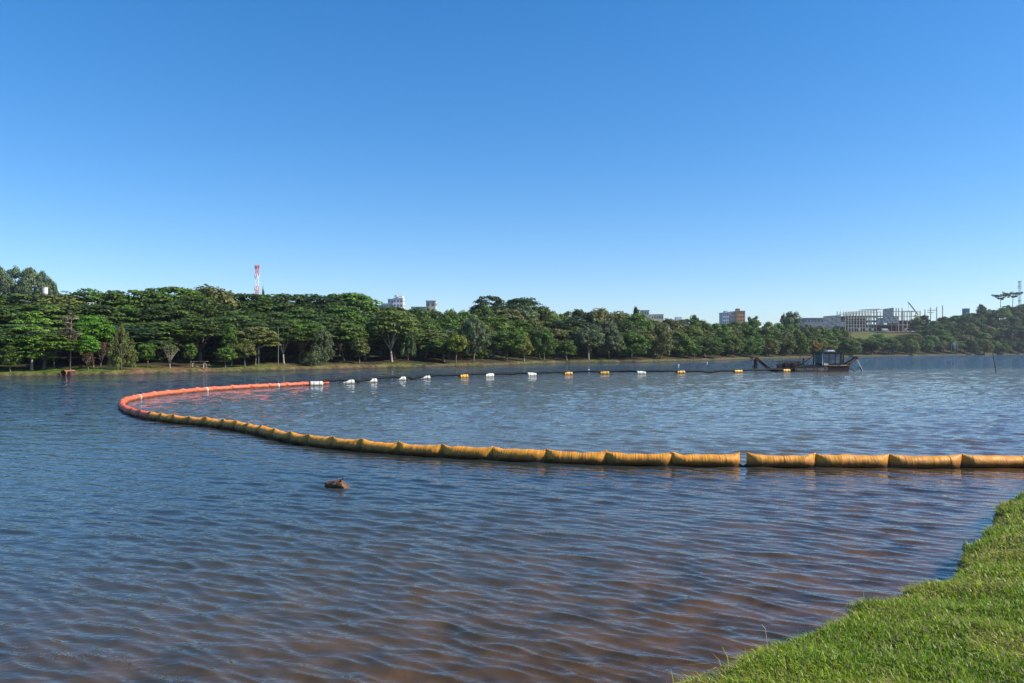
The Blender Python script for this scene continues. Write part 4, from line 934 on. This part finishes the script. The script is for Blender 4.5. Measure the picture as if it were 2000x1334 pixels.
tpx('araucaria',1954,0,573.5,33,'deep','flat-topped pine on the hilltop, left of the two', s=115, row='hilltop'); tpx('araucaria',1977,0,569.5,38,'deep','flat-topped pine nearest the grey mast at right', s=118, row='hilltop')
tpx('round',1917,0,593,24,'dark','small round tree alone on the hilltop left of the flat-topped pines', s=120, row='hilltop')
# labels from landmarks
LM = [(-400,'the left photo edge'),(0,'the left photo edge'),(137,'the tall brown pine'),(236,'the weeping tree'),(385,'the picnic table'),(502,'the red-white mast'),(583,'the shore lamp posts'),(690,'the red earth bank'),(768,'the white apartment tower'),(905,'the red bank point'),
      (990,'the dark domed skyline pair'),(1109,'the forked pale trunk'),(1250,'the stepped cream building'),(1357,'the lone skyline tree'),(1433,'the orange tower'),(1545,'the dredger stern'),(1610,'the dredger cabin'),(1700,'the grassy slope'),(1790,'the crane'),(1865,'the white dead tree'),(1954,'the flat-topped pines')]
ORD = ['first','second','third','fourth','fifth','sixth','seventh','eighth','ninth','tenth','eleventh','twelfth','thirteenth','fourteenth','fifteenth','sixteenth']
ROWN = {'skyline':'skyline','third':'upper canopy','second':'mid canopy','shoreline':'shoreline','under':'shaded understorey','low':'low undergrowth','euc':'eucalyptus hill','site':'site-edge'}
for i in range(12): ROWN['hill%d' % i] = ['lakeside','low slope','lower slope','mid-lower slope','middle slope','mid slope','mid-upper slope','upper slope','high slope','near-crest','crest','back crest'][i]
cnt = {}
for e in sorted(ALL, key=lambda q: q['u']):
    o = e['o']; o['category'] = 'bush' if e['kind'] == 'shrub' else 'tree'
    grp = {'low':'bushes under the canopy','under':'bushes under the canopy','euc':'pale eucalyptus on the far left hill','front':'shoreline trees','hilltop':'trees on the right hilltop','sky':'skyline trees'}.get(e['row'], 'hillside trees on the right' if e['row'].startswith('hill') else 'trees of the lakeside wood')
    o['group'] = grp
    if e['label']: o['label'] = e['label']; continue
    lm = [q for q in LM if q[0] <= e['u']][-1] if e['u'] >= -400 else LM[0]
    key = (e['row'], lm[1]); n = cnt.get(key, 0); cnt[key] = n+1
    noun = 'bush' if e['kind'] == 'shrub' else 'tree'
    o['label'] = f"{CNAME[e['col']]} {KNAME[e['kind']]} {ROWN[e['row']]} {noun}, {ORD[min(n,15)]} rightward from {lm[1]}"

# white dead tree on the right shore
def deadtree():
    p = wl(1864, 694.6); d = float(dshore(1864))+2; x = (1864-1000)/F*d
    o = thing('dead_tree', 'bare white arching dead tree standing on the far right shore', 'tree', (x, d, gz(x, d)))
    m = MB(); rs = random.Random(3); H_ = 6.2
    m.tube([(0,0,-.3),(.2,0,H_*.5),(.1,0,H_*.8)], [.35,.28,.2], 7); m.obj('trunk', M_palebark, o)
    m = MB()
    for k in range(8):
        a = 6.28*k/8+rs.uniform(-.2,.2); r_ = rs.uniform(.9,1.7); z1 = H_*rs.uniform(.85,1.05)
        m.tube([(.1,0,H_*.6),(r_*.5*math.cos(a),r_*.5*math.sin(a),z1),(r_*.9*math.cos(a),r_*.9*math.sin(a),z1-.8),(r_*1.0*math.cos(a),r_*1.0*math.sin(a),z1-rs.uniform(2.2,4.8))], [.13,.12,.1,.06], 5)
    m.obj('branches', M_ltgrey, o)
deadtree()
# shore things
def picnic():
    d = float(dshore(387))+1.8; x = (389-1000)/F*d; z = gz(x, d)
    o = thing('picnic_table', 'weathered wooden picnic table with arched pale legs on the left shore', 'table', (x, d, z), R(5))
    for i in range(4): MB().box((0, -.3+i*.2, .78), (1.9,.17,.06)).obj('plank', M_bark, o)
    for s in (-1,1):
        MB().tube([(s*.65,-.6,0),(s*.62,-.35,.5),(s*.6,0,.72),(s*.62,.35,.5),(s*.65,.6,0)], .07, 8).obj('leg', M_palebark, o)
        MB().box((0, s*.75, .45), (1.9,.25,.06)).obj('bench_plank', M_bark, o)
picnic()
for u_, yt_, lab in ((505.5,678,'short thin pole on the shore directly below the red-white mast'),(543.5,640,'tall slim lamp post before the dark gap right of the mast')):
    d = float(dshore(u_))+3.5; x = (u_-1000)/F*d; z = gz(x, d); t = CAMZ+(HOR-yt_)/F*d-z
    o = thing('lamp_post', lab, 'lamp post', (x, d, z)); MB().tube([(0,0,0),(0,0,t)], [.035,.025], 8).obj('pole', M_grey, o)
    MB().tube([(0,0,t),(.25,-.1,t+.05)], .02, 6).obj('arm', M_ltgrey, o); MB().box((.38,-.15,t+.05), (.3,.12,.05)).obj('lamp_head', M_grey, o)
cu = thing('culvert', 'rusty brown culvert mouth set into the left bank', 'culvert', (wl(160,731).x, 77.2, 0))
MB().tube([(0,-.2,.22),(0,1.6,.22)], .3, 14, caps=False).obj('pipe_ring', M_dirt, cu); MB().box((.45,.5,.2), (.3,1,.4)).obj('side_wall', M_rust, cu)

deb = MB(); drs = random.Random(8)
for k in range(70):
    t_ = k/70; px_ = 30+t_*330+drs.uniform(-12,12); py_ = 1258+t_*62+12*math.sin(t_*9)+drs.uniform(-5,5); q = wl(px_, py_, .012); L_ = drs.uniform(.006,.03); a_ = drs.uniform(-.5,.5)
    deb.bar(q, q+Vector((math.cos(a_)*L_, math.sin(a_)*L_, .004)), .004)
dob = deb.obj('floating_debris', M_bark); dob['kind'] = 'stuff'; tag(dob, 'drifting line of tiny dark twigs on the near water at bottom left', 'debris')
# ------------------------------------------------------------------ near grass
def grass_mat():
    m = bpy.data.materials.new('grass_blade'); m.use_nodes = True; t = m.node_tree; t.nodes.clear(); N = t.nodes.new; L = t.links.new
    out = N('ShaderNodeOutputMaterial'); a = N('ShaderNodeAttribute'); a.attribute_name = 'tint'
    d = N('ShaderNodeBsdfPrincipled'); d.inputs['Roughness'].default_value = .45; d.inputs['Specular IOR Level'].default_value = .35
    tr = N('ShaderNodeBsdfTranslucent'); mx = N('ShaderNodeMixShader'); mx.inputs[0].default_value = .42
    L(a.outputs['Color'], d.inputs['Base Color']); L(a.outputs['Color'], tr.inputs['Color']); L(d.outputs[0], mx.inputs[1]); L(tr.outputs[0], mx.inputs[2]); L(mx.outputs[0], out.inputs[0])
    return m
M_grass = grass_mat()
def vnoise(x, y, s, seed=0):
    r = np.random.default_rng(seed).random((64,64)); X = x*s; Y = y*s; i = np.floor(X).astype(int); j = np.floor(Y).astype(int); a = X-i; b = Y-j; a = a*a*(3-2*a); b = b*b*(3-2*b)
    g_ = lambda p, q: r[p % 64, q % 64]
    return g_(i,j)*(1-a)*(1-b)+g_(i+1,j)*a*(1-b)+g_(i,j+1)*(1-a)*b+g_(i+1,j+1)*a*b
def build_grass():
    rs = np.random.default_rng(9); n = 1250000
    x = rs.uniform(-1.5, 11, n); y = rs.uniform(3.2, 15, n)
    sd = bank_sd(x, y)+.06*np.sin(x*4+y*2)*np.sin(y*5)
    k = (sd > -.02) & (x/y < .80) & (y > 3.4+.05*x)
    dens = np.clip((6.2/np.hypot(x, y))**1.6, .2, 1); k &= rs.random(n) < dens
    x, y, sd = x[k], y[k], sd[k]; n = len(x)
    z = bank_z(sd, x, y)-.004
    p1 = vnoise(x, y, 1.7, 1); p2 = vnoise(x, y, 5, 2); p3 = vnoise(x, y, 12, 4)
    edge = np.clip(1-sd/.22, 0, 1)
    h = (.026+.042*rs.random(n)**1.5)*(.55+.9*p2)*(1+.9*edge*p1*1.3)*(1+.25*np.clip(np.hypot(x,y)/8-1,0,1))
    h *= np.where(rs.random(n) < .012, 1.9, 1)
    w_ = (.0018+.0018*rs.random(n))*(1+.12*np.hypot(x, y)*.5)
    th = rs.uniform(0, 2*math.pi, n); lean = rs.uniform(.2, 1.7, n)*(.6+.8*p3); wd = 2.2*p1+rs.normal(0,.3,n)
    lx = np.cos(th)*lean*.8+.3*np.cos(wd*2); ly = np.sin(th)*lean*.8+.3*np.sin(wd*2)
    px, py = -np.sin(th)*w_, np.cos(th)*w_
    B = np.stack([x, y, z], -1); D1 = np.stack([lx*h*.35, ly*h*.35, h*.55], -1); hz_ = h*np.clip(1.0-.35*np.hypot(lx,ly), .45, 1); D2 = np.stack([lx*h, ly*h, hz_], -1); S = np.stack([px, py, px*0], -1)
    v = np.stack([B-S, B+S, B+D1+S*.8, B+D1-S*.8, B+D2], 1).reshape(-1,3); i = np.arange(n)[:,None]*5
    f4 = i+np.array([[0,1,2,3]]); f3 = i+np.array([[3,2,4]])
    q = rs.random(n); dry = (q < .14+.34*np.clip(p1*1.6-.75, 0, 1)+.14*np.clip(p2-.5, 0, 1)); c = np.empty((n,3)); mixv = np.clip(.25+.9*p1+rs.normal(0,.22,n)-.3, 0, 1)[:,None]
    c[:] = np.array([.19,.33,.012])*(1-mixv)+np.array([.40,.45,.03])*mixv; c *= rs.uniform(.5,1.4,(n,1))
    c *= (1-.35*np.clip(p3*1.4-.8,0,1))[:,None]
    c[dry] = np.array([.42,.34,.15])*rs.uniform(.5,1.15,(dry.sum(),1))
    m = mesh_np('grass', v, f4, f3, cols=np.repeat(c, 5, 0))
    o = link('grass', m, M_grass); o['kind'] = 'stuff'; tag(o, 'short sunlit lawn grass covering the near bank at lower right', 'grass')
    print('blades', n)
build_grass()
def weed(px, py, h, label, n=9, seed=0, name='weed'):
    p = wl(px, py, .3); rs = random.Random(seed); z = float(bank_z(bank_sd(np.array([p.x]), np.array([p.y])), np.array([p.x]), np.array([p.y]))[0]); z = max(z, .12)
    o = thing(name, label, 'weed', (p.x, p.y, z-.02), group='weeds on the bank edge')
    lv = MB(); st = MB()
    for k in range(n):
        a = rs.uniform(0,6.28); r_ = rs.uniform(.01,.08); hh = h*rs.uniform(.4,1); tip = Vector((r_*math.cos(a), r_*math.sin(a), hh)); st.tube([(0,0,0), tip*.6, tip], [.003,.0025,.001], 4)
        for q in range(4):
            b = rs.uniform(0,6.28); c = tip*rs.uniform(.45,1); L_ = rs.uniform(.018,.035); dx = Vector((math.cos(b), math.sin(b), rs.uniform(-.2,.5)))*L_; sx_ = Vector((-math.sin(b), math.cos(b), .2))*L_*.35
            lv.add([c, c+dx*.5+sx_, c+dx, c+dx*.5-sx_], [(0,1,2,3)])
    st.obj('stem', M_weed, o); lv.obj('leaves', M_weed, o)
M_weed = mat('weed_leaf', (.06,.12,.02), .5, noise=((.09,.17,.03), 30, .4, .6))
weed(1885,1052,.2,'dark tufted weed overhanging the water at the upper notch of the bank', 18, 1)
weed(1660,1168,.17,'small broadleaf weed standing on the bank edge halfway along', 12, 2)
weed(1518,1245,.12,'low leafy weed on the bank edge left of the broadleaf one', 10, 3)
weed(1467,1262,.11,'thin weed sprig at the lower bank edge near a tall straw', 5, 4)
weed(1385,1325,.1,'weed clump at the bottom tip of the bank', 10, 5)
weed(1990,975,.16,'weed tuft at the right edge where the bank leaves the frame', 12, 6)
sm_ = mat('dry_straw', (.45,.38,.22), .7)
for px, py, h, s_, lab in ((1685,1170,.11,.02,'pale dry grass stalk beside the broadleaf weed'),(1500,1250,.12,-.05,'leaning dry stalk beside the low leafy weed'),(1617,1208,.06,.09,'bent dry stalk reaching over the water between the weeds')):
    p = wl(px, py, .3); tag(MB().tube([p+Vector((0,0,-.1)), p+Vector((s_*.4,0,h*.7)), p+Vector((s_,0,h))], [.003,.002,.001], 4).obj('grass_stalk', sm_), lab, 'grass stalk', 'dry stalks on the bank edge')
